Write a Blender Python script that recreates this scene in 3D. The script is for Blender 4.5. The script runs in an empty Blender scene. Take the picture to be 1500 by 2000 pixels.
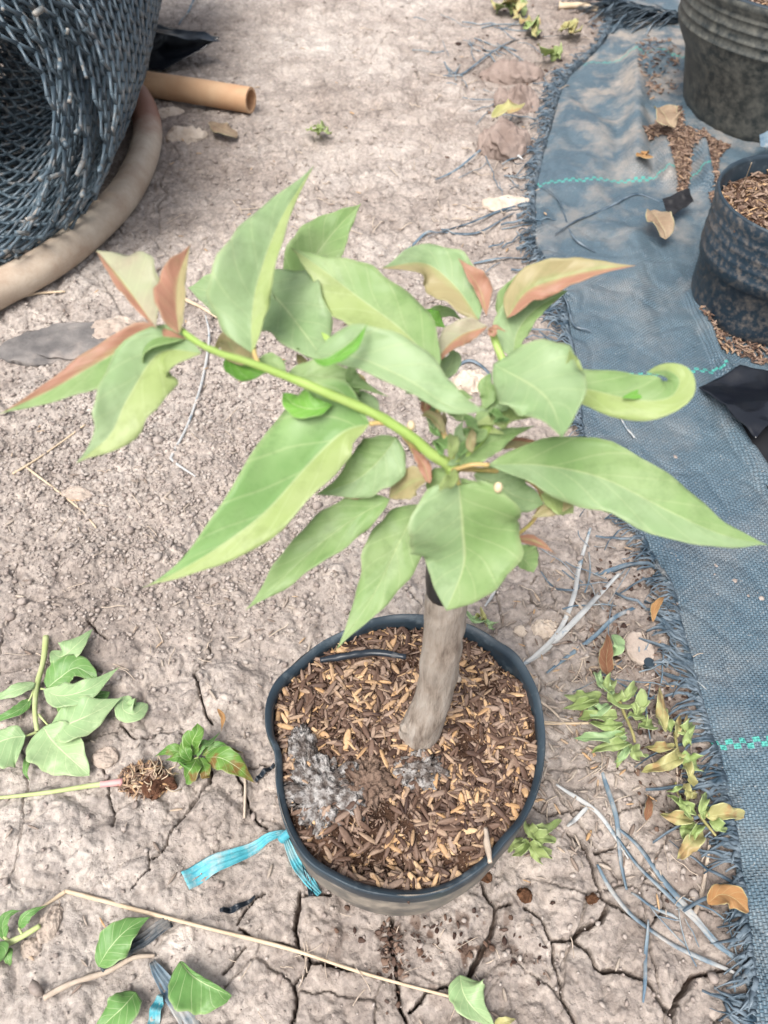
import bpy, bmesh, math, random
import numpy as np
from mathutils import Vector, Matrix
R = math.radians
random.seed(7); rng = np.random.default_rng(7)
C = bpy.context.scene.collection
S = bpy.context.scene
# ------------------------------------------------------------------ camera, sky, sun, exposure
TILT = R(39); CH = 0.70; FPX = 1511.0
cd = bpy.data.cameras.new('camera'); cam = bpy.data.objects.new('camera', cd); C.objects.link(cam)
cam.location = (0, 0, CH); cam.rotation_euler = (TILT, 0, 0)
cd.sensor_fit = 'VERTICAL'; cd.sensor_height = 24; cd.lens = FPX / 2000 * 24
cd.clip_start = 0.02; cd.clip_end = 200
cd.dof.use_dof = True; cd.dof.focus_distance = 0.66; cd.dof.aperture_fstop = 6.5
S.camera = cam
SUN_EL, SUN_AZ = 60, -150
w = bpy.data.worlds.new('World'); S.world = w; w.use_nodes = True
nt = w.node_tree; bg = nt.nodes['Background']
sky = nt.nodes.new('ShaderNodeTexSky'); sky.sky_type = 'NISHITA'; sky.sun_disc = False
sky.sun_elevation = R(SUN_EL); sky.sun_rotation = R(SUN_AZ); sky.air_density = 1.0; sky.dust_density = 6.0; sky.ozone_density = 0.6
hs = nt.nodes.new('ShaderNodeHueSaturation'); hs.inputs['Saturation'].default_value = .45
nt.links.new(sky.outputs[0], hs.inputs['Color']); nt.links.new(hs.outputs[0], bg.inputs[0]); bg.inputs[1].default_value = 0.125
ld = bpy.data.lights.new('sun', 'SUN'); ld.energy = 1.9; ld.angle = R(30); ld.color = (1, .965, .92)
sun = bpy.data.objects.new('sun', ld); C.objects.link(sun)
sun.rotation_euler = (R(90 - SUN_EL), 0, R(180 - SUN_AZ))
S.view_settings.view_transform = 'Standard'; S.view_settings.look = 'None'
S.view_settings.exposure = 0.9; S.view_settings.gamma = 1

# ------------------------------------------------------------------ placing helpers
ct, st = math.cos(TILT), math.sin(TILT)
def ray(px, py):
    a = (px - 750) / FPX; b = (1000 - py) / FPX
    return Vector((a, b * ct + st, b * st - ct))
def P(px, py, z=0.0):
    d = ray(px, py); k = (z - CH) / d.z
    return Vector((d.x * k, d.y * k, z))
def depth(p): return p.y * st + (CH - p.z) * ct

# ------------------------------------------------------------------ noise
def _h(ix, iy, s):
    n = (ix.astype(np.int64) * 374761393 + iy.astype(np.int64) * 668265263 + s * 974634777) & 0xffffffff
    n = ((n ^ (n >> 13)) * 1274126177) & 0xffffffff
    n = ((n ^ (n >> 16)) * 2246822519) & 0xffffffff
    return ((n ^ (n >> 15)) & 0xffffff) / float(0xffffff)
def vn(x, y, s=0):
    ix = np.floor(x); iy = np.floor(y); fx = x - ix; fy = y - iy
    fx = fx * fx * (3 - 2 * fx); fy = fy * fy * (3 - 2 * fy)
    a = _h(ix, iy, s); b = _h(ix + 1, iy, s); c = _h(ix, iy + 1, s); d = _h(ix + 1, iy + 1, s)
    return ((a * (1 - fx) + b * fx) * (1 - fy) + (c * (1 - fx) + d * fx) * fy) * 2 - 1
def fbm(x, y, s=0, o=4, g=.5):
    t = 0; a = 1; n = 0
    for k in range(o):
        t = t + a * vn(x * 2 ** k + 17 * k, y * 2 ** k - 9 * k, s + k); n += a; a *= g
    return t / n
def worley(x, y, s=0):
    ix = np.floor(x); iy = np.floor(y); f1 = np.full(x.shape, 9.0); f2 = f1.copy(); cid = np.zeros(x.shape)
    for dx in (-1, 0, 1):
        for dy in (-1, 0, 1):
            cx = ix + dx; cy = iy + dy
            px = cx + _h(cx, cy, s); py = cy + _h(cx, cy, s + 5)
            d = np.hypot(x - px, y - py); c = _h(cx, cy, s + 11)
            m = d < f1
            f2 = np.where(m, f1, np.minimum(f2, d)); cid = np.where(m, c, cid); f1 = np.where(m, d, f1)
    return f1, f2, cid
def sstep(a, b, x):
    t = np.clip((x - a) / (b - a), 0, 1); return t * t * (3 - 2 * t)

# ------------------------------------------------------------------ object helpers
def props(o, label=None, cat=None, group=None, kind=None):
    if label: o['label'] = label
    if cat: o['category'] = cat
    if group: o['group'] = group
    if kind: o['kind'] = kind
    return o
def thing(name, label, cat, loc, group=None):
    o = bpy.data.objects.new(name, None); C.objects.link(o); o.location = loc; o.empty_display_size = .02
    return props(o, label, cat, group)
def obj(name, V, F, mats, parent=None, uv=None, mi=None, smooth=True, attr=None, origin=None):
    V = np.asarray([tuple(v) for v in V] if not isinstance(V, np.ndarray) else V, dtype=float)
    if parent is not None:
        q = parent; off = np.zeros(3)
        while q is not None: off = off + np.array(q.location); q = q.parent
    else:
        off = np.array(origin) if origin is not None else np.array([V[:, 0].mean(), V[:, 1].mean(), V[:, 2].min()])
    me = bpy.data.meshes.new(name)
    Vl = V - off
    if isinstance(F, np.ndarray):
        n, k = F.shape
        me.vertices.add(len(Vl)); me.vertices.foreach_set('co', Vl.ravel())
        me.loops.add(n * k); me.loops.foreach_set('vertex_index', F.ravel().astype(np.int32))
        me.polygons.add(n); me.polygons.foreach_set('loop_start', np.arange(0, n * k, k, dtype=np.int32))
        me.update(calc_edges=True)
    else:
        me.from_pydata(Vl.tolist(), [], F)
    if not isinstance(mats, (list, tuple)): mats = [mats]
    for m in mats: me.materials.append(m)
    if mi is not None: me.polygons.foreach_set('material_index', np.asarray(mi, dtype=np.int32))
    me.polygons.foreach_set('use_smooth', np.full(len(me.polygons), smooth))
    if uv is not None:
        ul = me.uv_layers.new(name='UVMap')
        li = np.empty(len(me.loops), dtype=np.int32); me.loops.foreach_get('vertex_index', li)
        ul.data.foreach_set('uv', np.asarray(uv, dtype=float)[li].ravel())
    if attr:
        for k, a in attr.items():
            at = me.attributes.new(k, 'FLOAT', 'POINT'); at.data.foreach_set('value', np.asarray(a, dtype=float))
    me.update()
    o = bpy.data.objects.new(name, me); C.objects.link(o)
    if parent is not None: o.parent = parent
    else: o.location = tuple(off)
    return o
def catmull(pts, n):
    pts = [np.array(p, float) for p in pts]
    p = [2 * pts[0] - pts[1]] + pts + [2 * pts[-1] - pts[-2]]
    out = []
    m = len(pts) - 1
    for k in range(n + 1):
        t = k / n * m; i = min(int(t), m - 1); f = t - i
        a, b, c, d = p[i], p[i + 1], p[i + 2], p[i + 3]
        out.append(.5 * ((2 * b) + (-a + c) * f + (2 * a - 5 * b + 4 * c - d) * f * f + (-a + 3 * b - 3 * c + d) * f ** 3))
    return np.array(out)
def tube(pts, rad, seg=10, n=None, cap=True, rough=0, seed=0):
    """swept tube through world points with radius list"""
    n = n or (len(pts) - 1) * 6
    Q = catmull(pts, n); rr = catmull([[r] for r in rad], n)[:, 0] if hasattr(rad, '__len__') else np.full(n + 1, rad)
    V = []; F = []; UV = []
    T = np.gradient(Q, axis=0); ref = None
    L = 0
    for i in range(n + 1):
        t = T[i] / (np.linalg.norm(T[i]) + 1e-9)
        if ref is None: ref = np.cross(t, [0, 0, 1.]) if abs(t[2]) < .9 else np.cross(t, [1., 0, 0])
        ref = ref - t * ref.dot(t); ref /= np.linalg.norm(ref); b = np.cross(t, ref)
        if i: L += np.linalg.norm(Q[i] - Q[i - 1])
        for k in range(seg):
            a = 2 * math.pi * k / seg
            q = rr[i]
            if rough:
                q *= 1 + rough * float(vn(np.array([math.cos(a) * 1.7 + seed * 3.1]), np.array([math.sin(a) * 1.7 + i * .33]), seed)[0])
            V.append(Q[i] + q * (ref * math.cos(a) + b * math.sin(a))); UV.append((k / seg, L))
    for i in range(n):
        for k in range(seg):
            k2 = (k + 1) % seg
            F.append((i * seg + k, i * seg + k2, (i + 1) * seg + k2, (i + 1) * seg + k))
    if cap:
        F.append(tuple(range(seg))[::-1]); F.append(tuple(n * seg + k for k in range(seg)))
    return V, F, UV
def join(lst):
    V = []; F = []; UV = []
    for v, f, u in lst:
        o = len(V); V += list(v); UV += list(u); F += [tuple(i + o for i in q) for q in f]
    return V, F, UV

# ------------------------------------------------------------------ materials
def newmat(name):
    m = bpy.data.materials.new(name); m.use_nodes = True; return m, m.node_tree, m.node_tree.nodes['Principled BSDF']
class NT:
    def __init__(s, t): s.t = t
    def n(s, typ, **kw):
        o = s.t.nodes.new(typ)
        for k, v in kw.items(): setattr(o, k, v)
        return o
    def l(s, a, b): s.t.links.new(a, b)
    def math(s, op, a, b=None, c=None, clamp=False):
        o = s.n('ShaderNodeMath', operation=op, use_clamp=clamp)
        for i, x in enumerate((a, b, c)):
            if x is None: continue
            if isinstance(x, (int, float)): o.inputs[i].default_value = x
            else: s.l(x, o.inputs[i])
        return o.outputs[0]
    def noise(s, co, sc, det=4, rough=.55, dist=0):
        o = s.n('ShaderNodeTexNoise'); s.l(co, o.inputs['Vector'])
        o.inputs['Scale'].default_value = sc; o.inputs['Detail'].default_value = det; o.inputs['Roughness'].default_value = rough; o.inputs['Distortion'].default_value = dist
        return o.outputs[0]
    def ramp(s, fac, stops):
        o = s.n('ShaderNodeValToRGB'); s.l(fac, o.inputs[0]); e = o.color_ramp.elements
        while len(e) < len(stops): e.new(.5)
        for i, (p, c) in enumerate(stops): e[i].position = p; e[i].color = (*c, 1) if len(c) == 3 else c
        return o.outputs[0]
    def mix(s, f, a, b, mode='MIX'):
        o = s.n('ShaderNodeMix', data_type='RGBA', blend_type=mode)
        for i, x in ((0, f), (6, a), (7, b)):
            if isinstance(x, (int, float)): o.inputs[i].default_value = x
            elif isinstance(x, tuple): o.inputs[i].default_value = (*x, 1)
            else: s.l(x, o.inputs[i])
        return o.outputs[2]
    def bump(s, h, strength, dist, nrm=None):
        o = s.n('ShaderNodeBump'); o.inputs['Strength'].default_value = strength; o.inputs['Distance'].default_value = dist
        s.l(h, o.inputs['Height'])
        if nrm is not None: s.l(nrm, o.inputs['Normal'])
        return o.outputs[0]
    def attr(s, name):
        o = s.n('ShaderNodeAttribute', attribute_name=name); return o.outputs['Fac']
def simple(name, c1, c2, scale=30, rough=.7, bump=.3, bdist=.001, spec=.3, bscale=None, stops=(.35, .65), dust=None, dsc=20, dth=(.5, .62)):
    m, t, b = newmat(name); n = NT(t)
    co = n.n('ShaderNodeTexCoord').outputs['Object']
    f = n.noise(co, scale, 6); col = n.ramp(f, [(stops[0], c1), (stops[1], c2)])
    if dust:
        d = n.noise(co, dsc, 8, .65); dm = n.ramp(d, [(dth[0], (0, 0, 0)), (dth[1], (1, 1, 1))]); col = n.mix(dm, col, dust)
        rm = n.math('MULTIPLY_ADD', dm, .9 - rough, rough); n.l(rm, b.inputs['Roughness'])
    else: b.inputs['Roughness'].default_value = rough
    n.l(col, b.inputs['Base Color']); b.inputs['Specular IOR Level'].default_value = spec
    if bump:
        n.l(n.bump(n.noise(co, bscale or scale * 4, 6), bump, bdist), b.inputs['Normal'])
    return m
def leafmat(name, c1, c2, trans=.3, vein=(.56, .64, .36), vs=.75, rough=.38, blotch=None, edge=None):
    m, t, b = newmat(name); n = NT(t)
    uv = n.n('ShaderNodeTexCoord'); sp = n.n('ShaderNodeSeparateXYZ'); n.l(uv.outputs['UV'], sp.inputs[0])
    co = uv.outputs['Object']
    au = n.math('ABSOLUTE', n.math('SUBTRACT', sp.outputs[0], .5)); au = n.math('MULTIPLY', au, 2.0)
    mid = n.math('SUBTRACT', 1.0, n.math('MULTIPLY', au, 22.0), clamp=True)
    lat = n.math('FRACT', n.math('SUBTRACT', n.math('MULTIPLY', sp.outputs[1], 7.0), n.math('MULTIPLY', n.math('POWER', au, .8), 1.6)))
    lat = n.math('ABSOLUTE', n.math('SUBTRACT', lat, .5))
    lat = n.math('SUBTRACT', 1.0, n.math('MULTIPLY', lat, 16.0), clamp=True)
    vm = n.math('MAXIMUM', mid, n.math('MULTIPLY', lat, .45), clamp=True)
    f = n.noise(co, 28, 4); col = n.ramp(f, [(.36, c1), (.66, c2)])
    if edge:
        em = n.math('MULTIPLY', n.math('ADD', n.math('MULTIPLY', au, .9), n.math('MULTIPLY', n.noise(co, 34, 4), 1.1)), 1.25); col = n.mix(n.ramp(em, [(.62, (0, 0, 0)), (1, (1, 1, 1))]), col, edge)
    if blotch:
        bm = n.ramp(n.noise(co, 45, 5), [(.52, (0, 0, 0)), (.6, (1, 1, 1))]); col = n.mix(bm, col, blotch)
    col = n.mix(n.math('MULTIPLY', vm, vs), col, vein)
    mg = n.math('MULTIPLY', n.math('SUBTRACT', au, .9, clamp=True), 6.0, clamp=True); col = n.mix(n.math('MULTIPLY', mg, .6), col, vein)
    fk = n.ramp(n.noise(co, 60, 7, .72), [(.50, (0, 0, 0)), (.68, (.55, .55, .55))]); col = n.mix(fk, col, tuple(v * .72 for v in c1))
    n.l(col, b.inputs['Base Color']); b.inputs['Roughness'].default_value = rough; b.inputs['Specular IOR Level'].default_value = .28
    q = n.math('ABSOLUTE', n.math('SINE', n.math('MULTIPLY', n.math('SUBTRACT', n.math('MULTIPLY', sp.outputs[1], 7.0), n.math('MULTIPLY', n.math('POWER', au, .8), 1.6)), 3.14159)))
    h = n.math('ADD', n.math('ADD', n.math('MULTIPLY', vm, -.5), n.math('MULTIPLY', q, .28)), n.noise(co, 110, 5))
    n.l(n.bump(h, .4, .0010), b.inputs['Normal'])
    tr = n.n('ShaderNodeBsdfTranslucent'); n.l(col, tr.inputs[0]); mx = n.n('ShaderNodeMixShader'); mx.inputs[0].default_value = trans
    n.l(b.outputs[0], mx.inputs[1]); n.l(tr.outputs[0], mx.inputs[2]); n.l(mx.outputs[0], t.nodes['Material Output'].inputs[0])
    return m
G = leafmat('leaf_green', (.27, .42, .16), (.39, .51, .25), .48)
GL = leafmat('leaf_lime', (.38, .48, .18), (.46, .54, .26), .45)
GG = leafmat('leaf_greygreen', (.31, .45, .22), (.40, .52, .30), .45)
GR = leafmat('leaf_red', (.46, .34, .18), (.46, .42, .22), .4, vein=(.5, .42, .25), edge=(.44, .235, .16))
GO = leafmat('leaf_olive', (.36, .41, .17), (.44, .46, .23), .4, vein=(.5, .48, .26), edge=(.43, .37, .20))
GP = leafmat('leaf_pale_peach', (.46, .41, .30), (.44, .49, .31), .4)
GB = leafmat('leaf_bright', (.13, .33, .05), (.2, .42, .08))
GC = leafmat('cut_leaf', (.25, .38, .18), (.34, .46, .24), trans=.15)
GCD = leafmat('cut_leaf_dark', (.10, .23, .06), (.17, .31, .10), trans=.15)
GB2 = leafmat('leaf_mid_green', (.20, .37, .12), (.30, .46, .19), .42)
GS = leafmat('seedling_leaf', (.08, .20, .04), (.17, .30, .06), trans=.2, blotch=(.2, .12, .04))
GW = leafmat('wilted_leaf', (.24, .33, .11), (.37, .44, .2), trans=.2, vs=.3)
GY = leafmat('yellowing_leaf', (.36, .35, .14), (.48, .42, .22), trans=.2, vs=.3, blotch=(.40, .27, .13))
GD = leafmat('dry_leaf', (.22, .15, .10), (.34, .26, .18), trans=.1, vs=.3, rough=.8)
GDO = leafmat('dry_orange_leaf', (.27, .14, .055), (.38, .22, .10), trans=.1, vs=.3, rough=.8)
GDB = leafmat('dry_brown_leaf', (.14, .06, .03), (.24, .12, .07), trans=.1, vs=.3, rough=.8)
STEM = simple('green_stem', (.22, .34, .07), (.32, .43, .13), 40, .5, .2)
PET = simple('petiole', (.38, .34, .1), (.5, .33, .16), 60, .5, .2)
STEMP = simple('pale_stem', (.34, .40, .16), (.42, .47, .24), 60, .6, .2)
WST = simple('wilted_stem', (.20, .19, .07), (.33, .29, .13), 60, .7, .3)
BUD = simple('bud', (.62, .48, .3), (.7, .58, .42), 60, .6, .2)
TWIG = simple('dry_twig', (.36, .29, .23), (.5, .42, .34), 80, .9, .5)
STRAW = simple('straw', (.45, .35, .24), (.58, .47, .34), 60, .8, .4)
PLB = simple('black_plastic', (.012, .018, .026), (.02, .028, .04), 20, .32, .15, .001, .5, dust=(.12, .12, .12), dsc=60, dth=(.6, .8))
PLG = simple('glossy_black_plastic', (.004, .005, .009), (.008, .01, .014), 20, .22, .25, .003, .6, bscale=25)
PLB2 = 0
TAPE = simple('black_tape', (.012, .012, .014), (.02, .02, .022), 20, .4, .2)
MATF = simple('mat_thread', (.07, .12, .17), (.20, .25, .28), 60, .6, .3, dust=(.42, .38, .34), dsc=30, dth=(.5, .7))
MATD = simple('mat_fringe', (.03, .055, .08), (.15, .19, .225), 50, .5, .3, dust=(.30, .29, .27), dsc=26, dth=(.58, .76))
MATP = simple('pale_thread', (.34, .35, .35), (.46, .46, .45), 60, .7, .3, dust=(.14, .2, .25), dsc=50, dth=(.55, .65))
RIB = simple('turquoise_ribbon', (.05, .28, .35), (.10, .38, .44), 90, .5, .4, .001, dust=(.36, .40, .39), dsc=70, dth=(.45, .7))
NETM = simple('roll_mesh_plastic', (.045, .07, .092), (.10, .14, .17), 20, .45, .4, .001, .5, dust=(.30, .27, .24), dsc=30, dth=(.55, .74))
HOSE = simple('hose_beige', (.46, .36, .26), (.56, .48, .38), 9, .6, .3, .0008, bscale=260)
HOSEO = simple('hose_orange', (.44, .24, .13), (.54, .36, .22), 12, .6, .25)
ROCK = simple('stone_surface', (.32, .26, .22), (.46, .39, .33), 30, .95, .8, .003, .1)
ROCKP = simple('stone_pale_surface', (.46, .38, .31), (.58, .50, .42), 30, .95, .8, .003, .1)
ROCKD = simple('stone_dark_surface', (.10, .095, .095), (.21, .195, .185), 22, .9, .8, .003, .15, dust=(.33, .285, .255), dsc=14, dth=(.50, .72))
ROCKB = simple('stone_brown_surface', (.19, .145, .125), (.31, .25, .22), 22, .9, .7, .003, .1)
CRUMB = simple('dark_crumb', (.07, .035, .02), (.16, .08, .045), 200, .9, 1, .002, .1)
CRUST = simple('mould_crust', (.12, .10, .09), (.42, .40, .385), 140, .9, 1.0, .003, .1, stops=(.42, .6))

def bark():
    m, t, b = newmat('bark'); n = NT(t)
    tc = n.n('ShaderNodeTexCoord'); mp = n.n('ShaderNodeMapping'); mp.inputs['Scale'].default_value = (1.2, 1.2, .2); n.l(tc.outputs['Object'], mp.inputs[0])
    a = n.noise(mp.outputs[0], 110, 8, .65); c = n.noise(tc.outputs['Object'], 25, 5)
    col = n.ramp(a, [(.34, (.13, .10, .08)), (.47, (.28, .235, .195)), (.68, (.42, .375, .33))])
    col = n.mix(n.ramp(c, [(.45, (0, 0, 0)), (.7, (.6, .6, .6))]), col, (.36, .33, .29))
    n.l(col, b.inputs['Base Color']); b.inputs['Roughness'].default_value = .85; b.inputs['Specular IOR Level'].default_value = .2
    n.l(n.bump(a, 1, .004), b.inputs['Normal']); return m
BARK = bark()
def husk(name, stops):
    m, t, b = newmat(name); n = NT(t); co = n.n('ShaderNodeTexCoord').outputs['Object']
    col = n.ramp(n.attr('tone'), stops)
    v = n.noise(co, 500, 3); col = n.mix(.5, col, n.ramp(v, [(.3, (.45, .42, .4)), (.7, (1, 1, 1))]), 'MULTIPLY')
    n.l(col, b.inputs['Base Color']); b.inputs['Roughness'].default_value = .6; b.inputs['Specular IOR Level'].default_value = .3
    n.l(n.bump(v, .3, .0005), b.inputs['Normal']); return m
HUSK = husk('rice_husk', [(0, (.045, .024, .018)), (.25, (.14, .085, .06)), (.5, (.30, .215, .165)), (.72, (.40, .275, .175)), (.87, (.46, .28, .14)), (1, (.60, .42, .25))])
HUSKG = husk('weathered_husk', [(0, (.20, .15, .12)), (.5, (.31, .26, .22)), (.85, (.42, .36, .30)), (1, (.48, .30, .15))])
GRAV = husk('gravel_grains', [(0, (.27, .225, .20)), (.5, (.36, .31, .28)), (1, (.43, .385, .35))])
SOIL = simple('potting_soil', (.03, .017, .012), (.11, .062, .04), 60, .9, 1.0, .004, .1)
def ground_mat():
    m, t, b = newmat('dry_clay'); n = NT(t); co = n.n('ShaderNodeTexCoord').outputs['Object']
    a = n.noise(co, 3.5, 6, .6); c = n.noise(co, 26, 9, .65); d = n.noise(co, 160, 6, .65)
    col = n.ramp(a, [(.32, (.25, .212, .188)), (.5, (.345, .302, .272)), (.68, (.42, .38, .348))])
    col = n.mix(.8, col, n.ramp(c, [(.3, (.55, .53, .52)), (.5, (.95, .95, .95)), (.68, (1.3, 1.29, 1.27))]), 'MULTIPLY')
    col = n.mix(.75, col, n.ramp(d, [(.3, (.58, .55, .54)), (.48, (1, 1, 1)), (.68, (1.3, 1.29, 1.28))]), 'MULTIPLY')
    vor = n.n('ShaderNodeTexVoronoi'); n.l(co, vor.inputs['Vector']); vor.inputs['Scale'].default_value = 190
    sp = n.n('ShaderNodeSeparateColor'); n.l(vor.outputs['Color'], sp.inputs[0])
    col = n.mix(.5, col, n.ramp(sp.outputs[0], [(0, (.72, .72, .73)), (.8, (1.05, 1.04, 1.02)), (1, (1.3, 1.3, 1.28))]), 'MULTIPLY')
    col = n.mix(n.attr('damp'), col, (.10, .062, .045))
    col = n.mix(n.attr('pale'), col, (.58, .52, .47))
    n.l(col, b.inputs['Base Color']); b.inputs['Roughness'].default_value = .95; b.inputs['Specular IOR Level'].default_value = .15
    b1 = n.bump(c, .6, .008); b2 = n.bump(d, .9, .002, b1); b3 = n.bump(n.math('MULTIPLY', vor.outputs['Distance'], -1), .6, .0018, b2)
    b4 = n.bump(n.noise(co, 520, 4, .7), .6, .0012, b3); n.l(b4, b.inputs['Normal']); return m
GND = ground_mat()

# ------------------------------------------------------------------ ground
CR = [
 [(1045,1570),(1075,1592),(1150,1575)], [(1110,1625),(1150,1655),(1160,1700),(1175,1755),(1205,1765)],
 [(1185,1770),(1170,1800),(1135,1805),(1120,1830),(1150,1860),(1175,1900),(1220,1897),(1250,1910),(1280,1945),(1312,1982)],
 [(1120,1832),(1095,1837),(1080,1830),(1062,1795),(1030,1772)], [(1085,1835),(1090,1890),(1095,1945),(1120,1990),(1140,2060)],
 [(945,1725),(950,1740),(970,1770),(960,1820),(935,1870),(917,1915)], [(970,1770),(1000,1767)],
 [(770,1795),(765,1850),(775,1920),(780,1965),(795,2000),(800,2060)], [(800,1975),(830,1942),(890,1920)],
 [(1312,1982),(1330,1940),(1355,1905),(1400,1897),(1440,1900)], [(1312,1982),(1320,2060)], [(1270,1810),(1295,1770),(1295,1750),(1320,1735)],
 [(1165,1665),(1200,1655)], [(1200,1565),(1205,1592),(1255,1572),(1290,1550)], [(1205,1765),(1230,1780),(1270,1810)],
 [(590,1745),(585,1780),(580,1815),(580,1860),(605,1880),(650,1885),(690,1892)], [(605,1882),(595,1905),(575,1925),(580,1960),(570,2010)],
 [(590,1750),(650,1752)], [(465,1805),(480,1775),(515,1745)], [(470,1815),(500,1835),(540,1845),(580,1860)], [(480,1850),(440,1900)],
 [(410,1266),(412,1288),(380,1314),(388,1340),(388,1363),(399,1389),(414,1411)], [(175,1213),(190,1236),(215,1250)],
 [(239,1419),(265,1449),(320,1437),(380,1430)], [(414,1480),(410,1527),(373,1572),(347,1617),(330,1650)], [(460,1500),(478,1531),(485,1575),(522,1617)],
 [(489,1501),(530,1497)], [(1032,1152),(1040,1176),(1052,1192),(1072,1196),(1100,1216),(1112,1238),(1140,1254)], [(1036,1140),(1048,1124)],
 [(1172,1176),(1200,1196)], [(205,1500),(215,1560),(230,1620)], [(290,1670),(300,1700),(260,1740)], [(330,1650),(300,1680)],
]
CW = {2: 1.5, 5: 1.5, 7: 1.3, 9: 1.3, 1: 1.2, 15: 1.2, 21: .8, 23: .5, 27: .7, 30: .5, 31: .4, 4: .9, 3: .9}
segs = []
for i, c in enumerate(CR):
    q = [P(*p) for p in c]
    for a, b in zip(q, q[1:]): segs.append((a.x, a.y, b.x, b.y, CW.get(i, .75)))
def px_of(x, y):
    dep = y * st + CH * ct; b = (y * ct - CH * st)
    return 750 + FPX * x / dep, 1000 - FPX * b / dep
def gravel_mask(x, y):
    px, py = px_of(x, y)
    m = np.exp(-(((px - 330) / 420) ** 2 + ((py - 960) / 270) ** 2)) * 1.3
    m = m + .5 * np.exp(-(((px - 700) / 300) ** 2 + ((py - 480) / 160) ** 2))
    return np.clip(m + .25 * fbm(x * 6, y * 6, 91, 2), 0, 1)
DOMES = [(452,1345,.042,.036,.008,.2),(412,1600,.036,.03,.007,.5),(300,1700,.03,.022,.005,.1),(330,1640,.022,.02,.004,0),(90,1600,.05,.03,.005,.3),(200,1640,.028,.02,.005,.6),(250,1330,.03,.018,.004,.2),(1055,1460,.02,.015,.004,0),(1110,1290,.03,.02,.006,.4),(1090,1190,.034,.026,.006,.2),(980,690,.05,.04,.009,0),(690,620,.05,.05,.006,.4),(300,1110,.045,.035,.006,.3),(190,1090,.035,.03,.005,.1),(60,1390,.03,.03,.005,0),(1010,440,.07,.05,.012,0),(900,400,.05,.04,.008,.3),(700,190,.12,.06,.010,.2),(980,1080,.03,.03,.006,0),(640,1130,.03,.02,.005,0)]
DW = None
def domes(x, y):
    global DW
    if DW is None: DW = [(P(a, b).x, P(a, b).y, c, d, e, f) for a, b, c, d, e, f in DOMES]
    r = np.zeros(x.shape); wx = x + .010 * fbm(x * 30, y * 30, 501, 3); wy = y + .010 * fbm(x * 30, y * 30, 502, 3)
    for cx, cy, rx, ry, hh, an in DW:
        ca, sa = math.cos(an), math.sin(an); u = ((wx - cx) * ca + (wy - cy) * sa) / rx; v = (-(wx - cx) * sa + (wy - cy) * ca) / ry
        q = np.sqrt(u * u + v * v); r = np.maximum(r, hh * (1 - sstep(.55, 1.0, q)) * (1 + .15 * (1 - np.minimum(q, 1) ** 2)))
    return r
def base_h(x, y):
    h = domes(x, y) + .007 * fbm(x * 2.2, y * 2.2, 1, 2) + .0045 * fbm(x * 8, y * 8, 2, 3)
    wx = x + .012 * fbm(x * 20, y * 20, 30, 3); wy = y + .012 * fbm(x * 20, y * 20, 40, 3)
    f1, f2, cid = worley(wx * 17, wy * 17, 3)
    h = h + .0055 * (sstep(0, .28, f2 - f1)) * (.35 + .65 * cid)
    f1, f2, c2 = worley(wx * 45, wy * 45, 8)
    h = h + .0028 * (sstep(0, .4, f2 - f1)) * c2 * (c2 > .35)
    return h
_gx = np.arange(-1.8, 1.6, .002); _gy = np.arange(-.3, 3.0, .002)
_HG = base_h(*np.meshgrid(_gx, _gy))
def gh(x, y):
    fx = min(max((x + 1.8) / .002, 0), len(_gx) - 2); fy = min(max((y + .3) / .002, 0), len(_gy) - 2)
    i = int(fx); j = int(fy); fx -= i; fy -= j
    return float((_HG[j, i] * (1 - fx) + _HG[j, i + 1] * fx) * (1 - fy) + (_HG[j + 1, i] * (1 - fx) + _HG[j + 1, i + 1] * fx) * fy)
def full_h(x, y):
    h = base_h(x, y)
    g = gravel_mask(x, y)
    f1, f2, c = worley(x * 170 + fbm(x*90, y*90, 4, 2) * .5, y * 170, 12)
    h = h + (.0002 + .0024 * g) * sstep(.25, .8, 1 - f1) * c
    h = h + (.0007 + .0015 * g) * fbm(x * 55, y * 55, 21, 4, .6) + .0010 * np.abs(fbm(x * 30, y * 30, 24, 3, .6)) * 2
    h = h + .0012 * fbm(x * 110, y * 110, 27, 3, .6) + .0013 * fbm(x * 240, y * 240, 25, 2)
    wx = x + .0045 * fbm(x * 45, y * 45, 50, 5, .65); wy = y + .0045 * fbm(x * 45, y * 45, 60, 5, .65)
    d = np.full(x.shape, 1.0)
    m = (y < .9)
    X = wx[m]; Y = wy[m]; D = d[m]
    for ax, ay, bx, by, cw in segs:
        vx, vy = bx - ax, by - ay; L = vx * vx + vy * vy
        t = np.clip(((X - ax) * vx + (Y - ay) * vy) / L, 0, 1)
        D = np.minimum(D, np.hypot(X - ax - t * vx, Y - ay - t * vy) / cw)
    d[m] = D
    wd = .00105 * (1 + .5 * fbm(x * 30, y * 30, 70, 2))
    h = h - .020 * (1 - sstep(wd * .6, wd * 1.3, d)) - .0006 * (1 - sstep(0, .006, d))
    f1, f2, c = worley(wx * 13 + 5, wy * 13, 77)
    fine = (1 - sstep(.006, .028, f2 - f1)) * sstep(-.25, .15, fbm(x * 5, y * 5, 88, 2))
    h = h - .0065 * fine * (1 - .7 * g)
    f1, f2, c = worley(wx * 42 + 9, wy * 42, 79)
    h = h - .0025 * (1 - sstep(0, .03, f2 - f1)) * sstep(0, .35, fbm(x * 9, y * 9, 98, 2)) * (1 - .6 * g)
    return h, d
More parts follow.
